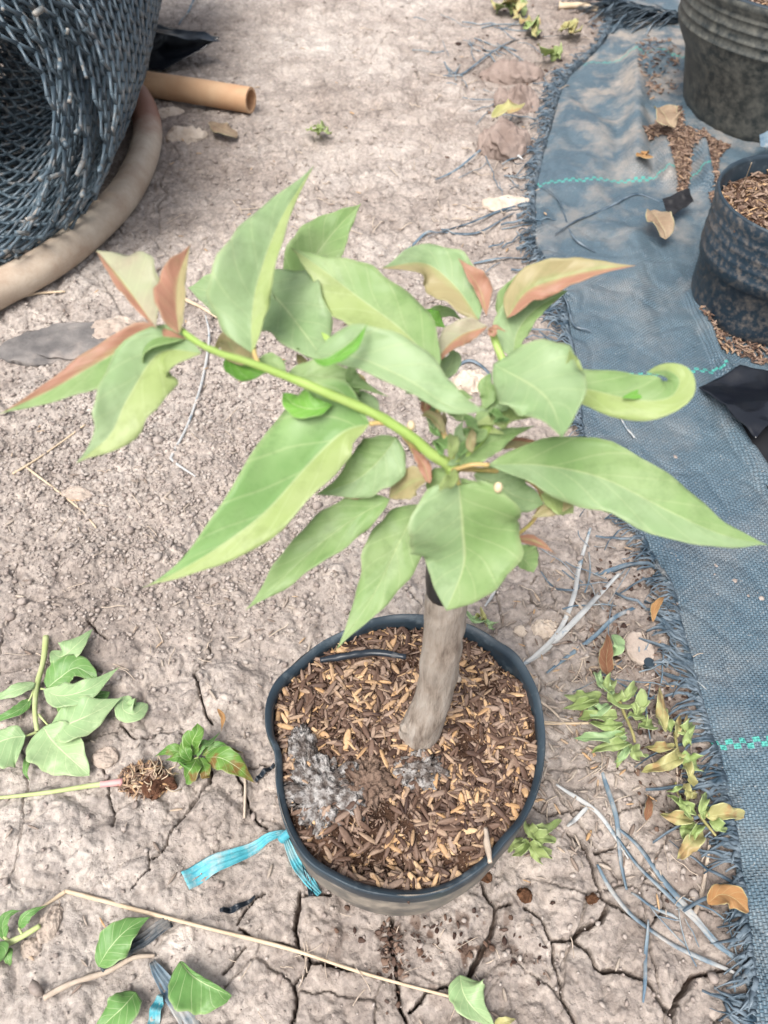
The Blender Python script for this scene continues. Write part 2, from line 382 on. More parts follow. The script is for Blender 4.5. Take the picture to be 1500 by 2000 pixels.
def build_ground():
    ys = [-.12]
    while ys[-1] < 2.75:
        y = ys[-1]; ys.append(y + .00105 * (1 + 1.5 * max(y, 0) + .5 * max(y, 0) ** 2))
    ys = np.array([-6, -2, -.8, -.3] + ys + [3.0, 3.6, 5, 9, 20])
    u = np.linspace(-1, 1, 820)
    u = np.concatenate([[-30, -8, -3, -1.6, -1.2], u, [1.2, 1.6, 3, 8, 30]])
    hw = .335 + .36 * np.clip(ys, 0, 3)
    X = hw[:, None] * u[None, :]; Y = np.repeat(ys[:, None], len(u), 1)
    Z, d = full_h(X, Y)
    # keep the soil below the pot and the big mat calm
    n, k = X.shape
    idx = np.arange(n * k).reshape(n, k)
    F = np.stack([idx[:-1, :-1], idx[:-1, 1:], idx[1:, 1:], idx[1:, :-1]], -1).reshape(-1, 4)
    px, py = px_of(X, Y)
    f = fbm(X * 90, Y * 90, 33, 3, .6)
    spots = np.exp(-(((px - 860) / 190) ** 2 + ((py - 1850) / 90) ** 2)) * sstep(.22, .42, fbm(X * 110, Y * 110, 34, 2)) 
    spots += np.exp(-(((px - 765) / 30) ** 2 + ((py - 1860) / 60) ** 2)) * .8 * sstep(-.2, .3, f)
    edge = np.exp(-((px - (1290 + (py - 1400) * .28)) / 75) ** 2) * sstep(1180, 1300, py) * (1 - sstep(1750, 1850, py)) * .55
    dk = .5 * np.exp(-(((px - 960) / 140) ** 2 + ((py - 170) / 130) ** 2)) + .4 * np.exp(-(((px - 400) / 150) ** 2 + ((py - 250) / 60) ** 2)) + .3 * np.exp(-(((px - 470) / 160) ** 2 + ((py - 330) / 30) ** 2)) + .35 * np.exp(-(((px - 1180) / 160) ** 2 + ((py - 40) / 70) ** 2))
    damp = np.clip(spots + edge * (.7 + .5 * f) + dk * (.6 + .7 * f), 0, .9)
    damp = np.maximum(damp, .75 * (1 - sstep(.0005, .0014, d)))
    pale = np.exp(-(((px - 740) / 280) ** 2 + ((py - 200) / 260) ** 2)) * sstep(-.15, .5, fbm(X * 14, Y * 14, 55, 5, .65)) * .45
    V = np.stack([X, Y, Z], -1).reshape(-1, 3)
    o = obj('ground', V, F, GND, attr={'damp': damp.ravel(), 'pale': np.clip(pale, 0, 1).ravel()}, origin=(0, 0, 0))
    props(o, kind='structure')
build_ground()

# ------------------------------------------------------------------ scattered meshes
def ico(sub):
    bm = bmesh.new(); bmesh.ops.create_icosphere(bm, subdivisions=sub, radius=1)
    V = np.array([v.co[:] for v in bm.verts]); F = np.array([[v.index for v in f.verts] for f in bm.faces]); bm.free(); return V, F
def husk_tpl():
    V = [(-.5, 0, 0)]; F = []
    for i, t in enumerate((-.36, -.12, .14, .37)):
        r = .125 * math.sqrt(max(0, 1 - (t / .5) ** 2)) ** 1.2
        for k in range(6):
            a = 2 * math.pi * k / 6; V.append((t, r * math.cos(a), .62 * r * math.sin(a) + .04 * (1 - 4 * t * t)))
    V.append((.5, 0, 0)); e = len(V) - 1
    for k in range(6):
        k2 = (k + 1) % 6; F.append((0, 1 + k2, 1 + k)); F.append((e, 19 + k, 19 + k2))
        for i in range(3):
            a, b, c, d = 1 + i * 6 + k, 1 + i * 6 + k2, 7 + i * 6 + k2, 7 + i * 6 + k
            F.append((a, b, c)); F.append((a, c, d))
    return np.array(V), np.array(F)
def eul(rx, ry, rz):
    cx, sx, cy, sy, cz, sz = np.cos(rx), np.sin(rx), np.cos(ry), np.sin(ry), np.cos(rz), np.sin(rz)
    M = np.empty((len(rx), 3, 3))
    M[:, 0, 0] = cz * cy; M[:, 0, 1] = cz * sy * sx - sz * cx; M[:, 0, 2] = cz * sy * cx + sz * sx
    M[:, 1, 0] = sz * cy; M[:, 1, 1] = sz * sy * sx + cz * cx; M[:, 1, 2] = sz * sy * cx - cz * sx
    M[:, 2, 0] = -sy; M[:, 2, 1] = cy * sx; M[:, 2, 2] = cy * cx
    return M
def scatter(name, tpl, pos, rot, scl, tone, mat, label, cat, jitter=0, smooth=True, parent=None):
    V, F = tpl; n = len(pos)
    T = np.repeat(V[None], n, 0)
    if jitter: T = T * (1 + rng.uniform(-jitter, jitter, (n, len(V), 1)))
    T = T * scl[:, None, :]
    T = np.einsum('nij,nvj->nvi', eul(*rot.T), T) + pos[:, None, :]
    FF = (F[None] + (np.arange(n) * len(V))[:, None, None]).reshape(-1, 3)
    o = obj(name, T.reshape(-1, 3), FF, mat, attr={'tone': np.repeat(tone, len(V))}, smooth=smooth, parent=parent, origin=None if parent is not None else (0, 0, 0))
    if parent is None: props(o, label, cat, kind='stuff')
    else: o['kind'] = 'stuff'
    return o
def inpoly(px, py, poly):
    r = np.zeros(px.shape, bool); n = len(poly)
    for i in range(n):
        x1, y1 = poly[i]; x2, y2 = poly[(i + 1) % n]
        c = ((y1 > py) != (y2 > py)) & (px < (x2 - x1) * (py - y1) / (y2 - y1 + 1e-9) + x1)
        r ^= c
    return r
# gravel grains lying loose on the clay
def gravel():
    N = 80000
    x = rng.uniform(-1.3, 1.2, N); y = rng.uniform(-.1, 2.5, N)
    px, py = px_of(x, y); g = gravel_mask(x, y)
    keep = (px > -150) & (px < 1450) & (rng.random(N) < g * np.clip(1.2 - y * .3, .2, 1)) & (py < 1560)
    x1, y1 = x[keep], y[keep]
    # dense near patch
    N2 = 36000
    xa = rng.uniform(-.6, .15, N2); ya = rng.uniform(.3, 1.0, N2); px, py = px_of(xa, ya)
    k2 = (px > -100) & (rng.random(N2) < gravel_mask(xa, ya) ** 1.5)
    N3 = 4500; xb = rng.uniform(-.6, .45, N3); yb = rng.uniform(0, .7, N3)
    X = np.concatenate([x1, xa[k2], xb]); Y = np.concatenate([y1, ya[k2], yb])
    n = len(X)
    s = .0009 + .0028 * rng.random(n) ** 4; s[rng.random(n) < .012] *= 2.2
    s *= np.clip(.8 + .25 * Y, .8, 1.5)
    z = base_h(X, Y) + s * .45 + .0012
    sc = np.stack([s * rng.uniform(.8, 1.4, n), s * rng.uniform(.7, 1.1, n), s * rng.uniform(.5, .8, n)], 1)
    scatter('gravel', ico(1), np.stack([X, Y, z], 1), rng.uniform(-.4, .4, (n, 3)) + np.stack([np.zeros(n), np.zeros(n), rng.uniform(0, 6.3, n)], 1), sc, rng.random(n), GRAV,
            'loose greyish gravel grains strewn over the dry clay', 'gravel', .28, smooth=True)
gravel()
def chaff():
    N = 5200
    x = rng.uniform(-.9, .6, N); y = rng.uniform(.0, 2.0, N); px, py = px_of(x, y)
    dens = np.clip(.28 + 1.0 * np.exp(-(((px - 1120) / 170) ** 2 + ((py - 1380) / 230) ** 2)) + .6 * np.exp(-(((px - 480) / 180) ** 2 + ((py - 1180) / 80) ** 2)) + .35 * np.exp(-(((px - 620) / 300) ** 2 + ((py - 420) / 100) ** 2)), 0, 1)
    keep = (rng.random(N) < dens) & (px < 1400) & (px > -60)
    # extra by the pot
    N2 = 1100; xa = rng.uniform(.10, .27, N2); ya = rng.uniform(.17, .5, N2); pa, qa = px_of(xa, ya)
    k2 = (rng.random(N2) < np.exp(-(((pa - 1150) / 130) ** 2 + ((qa - 1380) / 200) ** 2)))
    X = np.concatenate([x[keep], xa[k2]]); Y = np.concatenate([y[keep], ya[k2]]); n = len(X)
    L = rng.uniform(.007, .014, n); z = base_h(X, Y) + .003
    scatter('chaff', husk_tpl(), np.stack([X, Y, z], 1), np.stack([rng.uniform(-.5, .5, n), rng.uniform(-.15, .15, n), rng.uniform(0, 6.3, n)], 1),
            np.stack([L, L * rng.uniform(.6, 1.1, n), L * .8], 1), rng.random(n), HUSKG, 'weathered grey rice husks scattered thinly over the bare clay', 'chaff')
chaff()

# ------------------------------------------------------------------ weed mat
MATL = [(1230,-60),(1190,58),(1150,110),(1098,170),(1072,250),(1050,330),(1038,400),(1040,480),(1072,540),(1095,600),(1108,680),(1125,760),(1128,860),(1165,950),(1215,1020),(1262,1090),(1300,1160),(1318,1240),(1345,1340),(1378,1450),(1400,1530),(1425,1640),(1440,1750),(1450,1850),(1456,1950),(1462,2100)]
ML = catmull([P(*p)[:2] for p in MATL], 700)
MR = [((1290,230),(1240,420),(1235,560),(1245,700),.010,.012),]
RIDGE = [([(1235,120),(1238,250),(1240,345)], .028, .022), ([(1395,430),(1350,590),(1385,690),(1410,745)], .020, .010), ([(1238,470),(1236,560),(1250,660)], .010, .022),
         ([(1170,250),(1150,380)], .008, .03), ([(1290,290),(1300,370)], .028, .018), ([(1360,300),(1375,380)], .03, .015), ([(1330,640),(1380,860),(1470,1020)], .008, .03), ([(1300,110),(1250,150)], .02, .03), ([(1395,790),(1440,880),(1500,980),(1540,1060)], .018, .014)]
rseg = []
for pts, a, wd in RIDGE:
    q = [P(*p) for p in pts]
    for s, e in zip(q, q[1:]): rseg.append((s.x, s.y, e.x, e.y, a, wd))
def mat_h(x, y):
    h = base_h(x, y) * .5 + .0075 + .004 * fbm(x * 5, y * 3, 130, 3) + (.003 + .010 * sstep(.9, 1.5, y)) * np.abs(fbm(x * 11 + y * 3, y * 5, 133, 3)) + .0012 * fbm(x * 30, y * 18, 131, 2)
    r = np.zeros(x.shape)
    for ax, ay, bx, by, a, wd in rseg:
        vx, vy = bx - ax, by - ay; L = vx * vx + vy * vy
        t = np.clip(((x - ax) * vx + (y - ay) * vy) / L, 0, 1)
        d = np.hypot(x - ax - t * vx, y - ay - t * vy) / wd
        r = np.maximum(r, a * np.exp(-d * d))
    return h + r
def weed_mat():
    m, t, b = newmat('woven_fabric'); n = NT(t); tc = n.n('ShaderNodeTexCoord'); co = tc.outputs['Object']
    sp = n.n('ShaderNodeSeparateXYZ'); n.l(co, sp.inputs[0])
    def tri(v, per):
        return n.math('ABSOLUTE', n.math('SUBTRACT', n.math('MULTIPLY', n.math('FRACT', n.math('DIVIDE', v, per)), 2.0), 1.0))
    wob = n.noise(co, 14, 2); X = n.math('ADD', sp.outputs[0], n.math('MULTIPLY', wob, .006)); Y = n.math('ADD', sp.outputs[1], n.math('MULTIPLY', wob, .006))
    pw = .0030
    cell = n.n('ShaderNodeTexChecker'); cell.inputs['Scale'].default_value = 2 / (2 * pw) ; cx = n.n('ShaderNodeCombineXYZ'); n.l(X, cx.inputs[0]); n.l(n.math('MULTIPLY', Y, 1.25), cx.inputs[1])
    cx.inputs[2].default_value = .5 * pw; n.l(cx.outputs[0], cell.inputs[0])
    cf = cell.outputs['Fac']
    hx = n.math('SUBTRACT', 1.0, n.math('POWER', tri(X, pw), 2.0)); hy = n.math('SUBTRACT', 1.0, n.math('POWER', tri(n.math('MULTIPLY', Y, 1.25), pw), 2.0))
    wh = n.math('ADD', n.math('MULTIPLY', cf, hx), n.math('MULTIPLY', n.math('SUBTRACT', 1.0, cf), hy))
    base = n.ramp(n.noise(co, 7, 6, .6), [(.3, (.05, .095, .135)), (.55, (.085, .14, .18)), (.75, (.15, .20, .23))])
    base = n.mix(.7, base, n.ramp(n.noise(co, 300, 3), [(.3, (.7, .7, .7)), (.7, (1.25, 1.25, 1.25))]), 'MULTIPLY')
    base = n.mix(n.math('MULTIPLY', n.math('SUBTRACT', 1.0, wh, clamp=True), .75), base, (.035, .05, .065))
    base = n.mix(n.math('MULTIPLY', cf, .16), base, (.3, .36, .4))
    dust = n.ramp(n.noise(co, 11, 9, .7), [(.47, (0, 0, 0)), (.66, (.7, .7, .7))])
    far = n.n('ShaderNodeMapRange'); n.l(sp.outputs[1], far.inputs[0]); far.inputs[1].default_value = .9; far.inputs[2].default_value = 1.8; far.inputs[3].default_value = .3; far.inputs[4].default_value = 1.9
    base = n.mix(n.math('MULTIPLY', dust, far.outputs[0], clamp=True), base, (.36, .32, .28))
    sk = n.ramp(n.noise(co, 420, 2), [(.66, (0, 0, 0)), (.72, (1, 1, 1))]); base = n.mix(n.math('MULTIPLY', sk, .5), base, (.5, .48, .45))
    # woven turquoise marker lines, one every half metre
    yy = n.math('SUBTRACT', Y, .2665); yy = n.math('SUBTRACT', yy, n.math('MULTIPLY', sp.outputs[0], .06))
    fr = n.math('MULTIPLY', n.math('SUBTRACT', n.math('FRACT', n.math('ADD', n.math('DIVIDE', yy, .51), .5)), .5), .51)
    ln = n.math('LESS_THAN', n.math('ABSOLUTE', fr), .0050)
    ck = n.n('ShaderNodeTexChecker'); ck.inputs['Scale'].default_value = 1 / .0050
    c2 = n.n('ShaderNodeCombineXYZ'); n.l(n.math('MULTIPLY', X, .8), c2.inputs[0]); n.l(n.math('ADD', fr, .01), c2.inputs[1]); c2.inputs[2].default_value = .0025; n.l(c2.outputs[0], ck.inputs[0])
    base = n.mix(n.math('MULTIPLY', ln, ck.outputs['Fac']), base, (.08, .36, .31))
    n.l(base, b.inputs['Base Color']); b.inputs['Roughness'].default_value = .5; b.inputs['Specular IOR Level'].default_value = .35
    b1 = n.bump(wh, .9, .0011); n.l(n.bump(n.noise(co, 40, 5), .35, .004, b1), b.inputs['Normal'])
    nx = 260; V = []
    r0 = ML[:, 0]; k = np.arange(len(ML))
    jag = .004 * fbm(ML[:, 1] * 60, ML[:, 1] * 3, 141, 3)
    RX = .30 + .62 * np.clip(ML[:, 1], 0, 3) + .15
    T = np.linspace(0, 1, nx) ** 1.25
    X = (r0 + jag)[:, None] * (1 - T)[None] + RX[:, None] * T[None]; Y = ML[:, 1][:, None] + 0 * X
    Z = mat_h(X, Y)
    # left edge settles on the ground
    Zg = base_h(X, Y) + .004
    e = sstep(0, .03, X - r0[:, None]); Z = Zg * (1 - e) + Z * e
    Vv = np.stack([X, Y, Z], -1).reshape(-1, 3); a, c = X.shape; idx = np.arange(a * c).reshape(a, c)
    F = np.stack([idx[:-1, :-1], idx[:-1, 1:], idx[1:, 1:], idx[1:, :-1]], -1).reshape(-1, 4)[:, ::-1]
    root = thing('weed_mat', 'long blue-black woven weed mat with frayed left edge and turquoise marker lines', 'weed mat', (0, 0, 0))
    o = obj('fabric', Vv, F, m, root)
    sm = o.modifiers.new('thickness', 'SOLIDIFY'); sm.thickness = .0008
    # frayed warp ends
    parts = []
    s = 0; i = 0
    pos = 0.0
    cum = np.concatenate([[0], np.cumsum(np.linalg.norm(np.diff(ML, axis=0), axis=1))])
    while pos < cum[-1] - .01:
        j = np.searchsorted(cum, pos); p = ML[min(j, len(ML) - 1)]
        dens = .5 + .5 * math.sin(pos * 9) 
        L = random.uniform(.009, .030) * (1 + .5 * dens)
        if random.random() < .1: L *= 1.9
        ang = math.pi + random.gauss(.3 * math.sin(pos * 14) + .2 * math.sin(pos * 37), .25)
        wd = random.uniform(.0010, .0024); bend = random.gauss(0, .6)
        pts = []
        x, y = p[0] + .006, p[1]
        for q in range(7):
            f = q / 6; zz = gh(x, y) + .004 + .010 * random.uniform(.2, 1) * math.sin(f * 2.6)
            pts.append((x, y, zz)); ang2 = ang + bend * f; x += math.cos(ang2) * L / 6; y += math.sin(ang2) * L / 6
        V = []; F2 = []
        tw = random.uniform(-.8, .8)
        for q, pt in enumerate(pts):
            a2 = ang + bend * q / 6 + math.pi / 2; c1 = math.cos(tw * q / 6 * 2)
            dx = math.cos(a2) * wd * c1; dy = math.sin(a2) * wd * c1; dz = wd * math.sin(tw * q / 3)
            k = 1 - .5 * q / 6
            V += [(pt[0] - dx * k, pt[1] - dy * k, pt[2] - dz), (pt[0] + dx * k, pt[1] + dy * k, pt[2] + dz)]
            if q: F2.append((2 * q - 2, 2 * q - 1, 2 * q + 1, 2 * q))
        parts.append((V, F2, [(0, 0)] * len(V)))
        pos += random.uniform(.0010, .0030)
    V, F2, U = join(parts)
    o = obj('fringe', V, F2, [MATD, MATF], root); o['kind'] = 'stuff'
    sm = o.modifiers.new('thickness', 'SOLIDIFY'); sm.thickness = .0005
weed_mat()

# ------------------------------------------------------------------ ribbons and strands on the ground
def surf(x, y):
    return gh(x, y)
def ribbon(pts, wpx, lift=.003, z=None, n=None, wmin=.5, thick=.0007, crease=.0, wav=.002):
    """flat strip through photo-plane points resting on the ground; returns V,F,UV"""
    Q = [P(p[0], p[1], (p[2] if len(p) > 2 else 0)) for p in pts]
    if z is None: Q = [Vector((q.x, q.y, max(q.z, gh(q.x, q.y)) + lift)) for q in Q]
    n = n or (len(pts) - 1) * 10; A = catmull([tuple(q) for q in Q], n)
    V = []; F = []; UV = []
    sd = random.random() * 50
    T = np.gradient(A, axis=0)
    for i in range(n + 1):
        f = i / n; t = T[i] / np.linalg.norm(T[i]); s = np.cross(t, [0, 0, 1.]); s /= np.linalg.norm(s) + 1e-9
        tw = .5 * math.sin(f * 5 + sd); w_ = wpx * depth(Vector(A[i])) / FPX / 2
        ww = w_ * (1 - (1 - wmin) * max(0, (abs(f - .5) * 2 - .6) / .4))
        u = s * math.cos(tw) + np.array([0, 0, 1.]) * math.sin(tw)
        a = A[i] + np.array([0, 0, wav * math.sin(f * 9 + sd)]) + np.array([0, 0, ww * abs(math.sin(tw))])
        V += [a - u * ww, a + np.array([0, 0, crease * ww]), a + u * ww]; UV += [(0, f), (.5, f), (1, f)]
        if i:
            b = 3 * i
            F += [(b - 3, b - 2, b + 1, b), (b - 2, b - 1, b + 2, b + 1)]
    return V, F, UV
def strip(name, label, cat, pts, wpx, mat, group=None, **kw):
    V, F, UV = ribbon(pts, wpx, **kw)
    o = obj(name, V, F, mat, uv=UV); props(o, label, cat, group)
    m = o.modifiers.new('thickness', 'SOLIDIFY'); m.thickness = .0007
    return o
GT = 'frayed plastic threads pulled loose from the weed mat'
threads = [
 ('pale thread running from the pot rim up towards the mat fringe, upper of the pair', [(1005,1310),(1050,1280),(1090,1240),(1115,1180),(1130,1110),(1150,1040)], 9, MATP),
 ('pale thread fanning from the pot rim to the frayed mat corner, thickest of the pair', [(1008,1308),(1070,1268),(1130,1215),(1165,1170),(1205,1130)], 11, MATP),
 ('blue-grey thread lying below the pale pair, ending at the mat fringe', [(1065,1320),(1110,1290),(1160,1250),(1200,1215),(1260,1180)], 8, MATF),
 ('thin dark thread looped on cracked clay right of the small red leaf', [(1055,1120),(1075,1150),(1090,1168),(1120,1165),(1125,1145),(1095,1120)], 4, MATD),
 ('short blue thread crossing the fringe near the brown bit', [(1158,1125),(1200,1120),(1240,1110),(1285,1112)], 9, MATF),
 ('broad pale thread running from the shrivelled plant down to the knot of threads', [(1085,1535),(1130,1565),(1165,1595),(1200,1640),(1225,1680)], 8, MATP),
 ('straight blue-grey thread dropping down to the knot, beside the shrivelled plant', [(1170,1500),(1185,1550),(1200,1610),(1210,1680),(1222,1740)], 9, MATF),
 ('widest blue thread sweeping from the knot to the mat at lower right', [(1205,1625),(1245,1660),(1290,1715),(1335,1775),(1385,1835),(1450,1895)], 11, MATF),
 ('second blue thread beside the widest one, curving to the mat', [(1200,1640),(1240,1690),(1290,1740),(1350,1800),(1400,1855),(1470,1885)], 8, MATF),
 ('blue thread crossing the thick crack and running down to the mat corner', [(1165,1690),(1190,1740),(1225,1785),(1265,1815),(1320,1850),(1390,1885),(1440,1910)], 9, MATF),
 ('short blue thread hanging straight down across the fat crack', [(1262,1800),(1260,1850),(1255,1900),(1253,1960)], 7, MATF),
 ('thin blue thread forking left below the knot', [(1230,1745),(1255,1765),(1290,1785),(1320,1800)], 6, MATF),
 ('short pale thread stub beside the crack above the knot', [(1105,1618),(1125,1600),(1150,1577)], 8, MATP),
 ('dark thread crossing the clay towards the mat above the pink-tipped leaves', [(835,470),(900,445),(960,435),(1010,415),(1045,385)], 5, MATD),
 ('dark thread arching over the clay to the mat fringe, lower of the arches', [(860,455),(930,462),(990,440),(1030,400)], 5, MATD),
 ('blue thread straggling left from the mat beside the topmost leaf', [(780,505),(830,465),(860,455)], 5, MATF),
 ('straight blue-grey thread above the brown-tipped leaf', [(925,520),(980,512),(1040,508),(1090,500)], 6, MATF),
 ('dark thread lying on the mat from the fringe to the fabric scrap', [(1080,475),(1130,440),(1190,415),(1240,395),(1290,405)], 5, MATD),
 ('dark thread curving down the mat from the turquoise line', [(1055,375),(1090,410),(1110,460),(1125,490),(1160,505)], 4, MATD),
 ('long thin thread from the dark stones to bare clay', [(850,355),(900,330),(950,290),(1000,235)], 4, MATF),
 ('short thread bent across the purple-brown stone', [(965,280),(990,300),(1020,318)], 5, MATP),
 ('slim grey-blue thread bent like an elbow on the gravel', [(402,620),(410,665),(398,745),(370,830),(340,890),(338,905),(360,925),(385,942)], 5, MATP),
 ('dark thread curled round the small pink stone', [(875,745),(900,722),(925,722),(955,745),(925,775)], 6, MATD),
 ('short pale thread on the mat beside the long green leaf', [(1185,808),(1210,835),(1232,875)], 5, MATP),
 ('grey thread leaning down the clay beside the heart-shaped leaf', [(1000,1075),(985,1120),(965,1160),(945,1195)], 6, MATP),
 ('straggling thread across the top clay near the brown litter', [(870,130),(900,150),(960,110),(1010,80),(1100,72)], 4, MATD),
 ('blue thread beside the top edge between the shiny bag and the roll', [(350,52),(365,30),(385,-5)], 4, MATF),
 ('dark thread hanging off the fringe by the curled green leaf', [(1050,660),(1075,690),(1105,720),(1112,745)], 5, MATD),
 ('dark curly thread at the fringe above the curled green leaf', [(1085,580),(1105,610),(1120,650),(1150,665)], 5, MATD),
]
for lab, pts, wd, m in threads:
    strip('loose_thread', lab, 'thread', pts, wd, m, GT, lift=.012 if pts[0][0] > 1040 and pts[0][1] < 900 or 'mat from' in lab else .004)
def simple_tube_thing(name, label, cat, pts, rpx, mat, group=None, seg=6, lift=0, rough=.25, taper=True):
    Q = []
    rad = []
    for i, p in enumerate(pts):
        q = P(p[0], p[1], p[2] if len(p) > 2 else 0); r = rpx * depth(q) / FPX
        if taper: r *= 1 - .35 * i / (len(pts) - 1)
        if len(p) < 3: q.z = gh(q.x, q.y) + r + .002 + lift
        Q.append(tuple(q)); rad.append(r)
    V, F, U = tube(Q, rad, seg, (len(pts) - 1) * 8, True, rough, random.randint(0, 99))
    o = obj(name, V, F, mat, uv=U); return props(o, label, cat, group)
GSt = 'dry stalks lying on the clay'
for lab, pts, r, m in [
 ('long straw stalk running from lower left towards the fallen leaf below the pot', [(135,1745),(250,1775),(400,1815),(560,1855),(720,1905),(890,1952)], 4.2, STRAW),
 ('short straw stub bent off the long stalk towards the lower left sprig', [(135,1745),(95,1775),(45,1805)], 4, STRAW),
 ('crooked grey twig lying beside the black strip at bottom left', [(98,1955),(150,1925),(215,1900),(265,1875),(305,1868)], 6, TWIG),
 ('thin tan stalk poking out from the pot rim towards the shrivelled plant', [(1058,1416),(1110,1417),(1175,1416)], 3.5, STRAW),
 ('two-pronged grey twig standing by the frayed mat above the orange leaf', [(1350,1790),(1368,1750),(1375,1690),(1383,1640)], 5, TWIG),
 ('upper thin straw blade crossing the gravel at far left', [(30,935),(75,905),(120,870),(170,835)], 2.4, STRAW),
 ('lower thin straw blade forking across the gravel at far left', [(55,920),(110,960),(160,1000),(190,1035)], 2.2, STRAW),
 ('straw stalk lying on clay left of the orange-tipped leaves', [(40,590),(80,580),(130,576)], 3, STRAW),
 ('dead twig just under the branch by the grey-blue elbow thread', [(360,590),(400,610),(425,625)], 4, STRAW),
 ('pale root lying along the clay below the black mesh pots at top', [(1090,22),(1130,24),(1165,30)], 7, STRAW),
 ('thin twig near the bracket of the seedling and the pot', [(472,1470),(480,1530),(478,1600)], 3.4, TWIG),
 ('thin grey twig lying under the wilted plants at the mat edge', [(1318,1490),(1322,1560),(1335,1620)], 2.4, TWIG),
 ('thin stalk slanting across the clay between pot and shrivelled plant', [(1040,1365),(1080,1395),(1118,1435)], 3, TWIG),
 ]:
    simple_tube_thing('dry_stalk', lab, 'stalk', pts, r, m, GSt)

# turquoise ribbon knotted by the pot
kn = P(560, 1630, 0)
rt = thing('turquoise_ribbon', 'turquoise plastic ribbon knotted beside the pot, with two flattened tails', 'ribbon', (kn.x, kn.y, gh(kn.x, kn.y)))
def fray(name, pts, widths, mat, parent, lift=.005):
    n = 26; A = catmull([tuple(P(*p)) for p in pts], n); W = catmull([[x] for x in widths], n)[:, 0]; V = []; F = []; U = []; T = np.gradient(A, axis=0)
    K = 9
    for i in range(n + 1):
        t = T[i] / np.linalg.norm(T[i]); s = np.cross(t, [0, 0, 1.]); w_ = W[i] * depth(Vector(A[i])) / FPX
        for k in range(K):
            c = (k / (K - 1) - .5); z = gh(A[i][0], A[i][1]) + lift + .0022 * math.sin(k * 2.4 + i * .15) + .0025 * math.sin(i * .5)
            V.append((A[i][0] + s[0] * c * w_ , A[i][1] + s[1] * c * w_, z)); U.append((k / (K - 1), i / n))
        if i:
            for k in range(K - 1):
                a = (i - 1) * K + k; F.append((a, a + 1, a + K + 1, a + K))
    o = obj(name, V, F, mat, parent, uv=U)
    m = o.modifiers.new('t', 'SOLIDIFY'); m.thickness = .0006
    return o
fray('tail', [(560,1630),(520,1645),(460,1675),(400,1700),(364,1722)], [8, 16, 28, 38, 40], RIB, rt)
fray('tail', [(556,1632),(575,1680),(600,1720),(626,1752)], [8, 16, 20, 12], RIB, rt)
V, F, U = tube([tuple(P(548,1640,.008)), tuple(P(562,1628,.012)), tuple(P(575,1624,.008))], .004, 8, 8); obj('knot', V, F, RIB, rt)
fb = lambda nm, lab, cat, pts, ws, mat: props(fray(nm, pts, ws, mat, None), lab, cat)
fb('plastic_strip', 'narrow black plastic strip hanging from under the pot beside the turquoise ribbon', 'plastic strip', [(592,1660),(600,1700),(610,1755)], [10, 12, 12], PLB)
fb('plastic_strip', 'dusty black plastic strip lying under the upright green leaf at lower left', 'plastic strip', [(338,1803),(290,1835),(245,1865),(205,1898)], [22, 24, 24, 14], simple('dusty_black_plastic', (.03, .04, .05), (.05, .065, .08), 20, .5, .4, .001, .4, dust=(.25, .23, .21), dsc=50, dth=(.45, .65)))
fb('plastic_strip', 'faded blue-grey plastic strip running off the bottom edge beside a fallen leaf', 'plastic strip', [(302,1880),(325,1920),(350,1960),(385,2030)], [10, 26, 34, 38], MATF)
fb('plastic_strip', 'short turquoise plastic scrap at the bottom edge', 'plastic strip', [(322,1945),(312,1970),(300,2010)], [5, 20, 24], RIB)
fb('plastic_strip', 'tiny black plastic strip sticking out between seedling and pot', 'plastic strip', [(500,1528),(515,1515),(536,1498)], [6, 7, 8], PLB)
fb('plastic_strip', 'wrinkled dark thread-like strip lying just left of the pot base', 'plastic strip', [(432,1782),(460,1778),(500,1755)], [6, 9, 5], PLB)

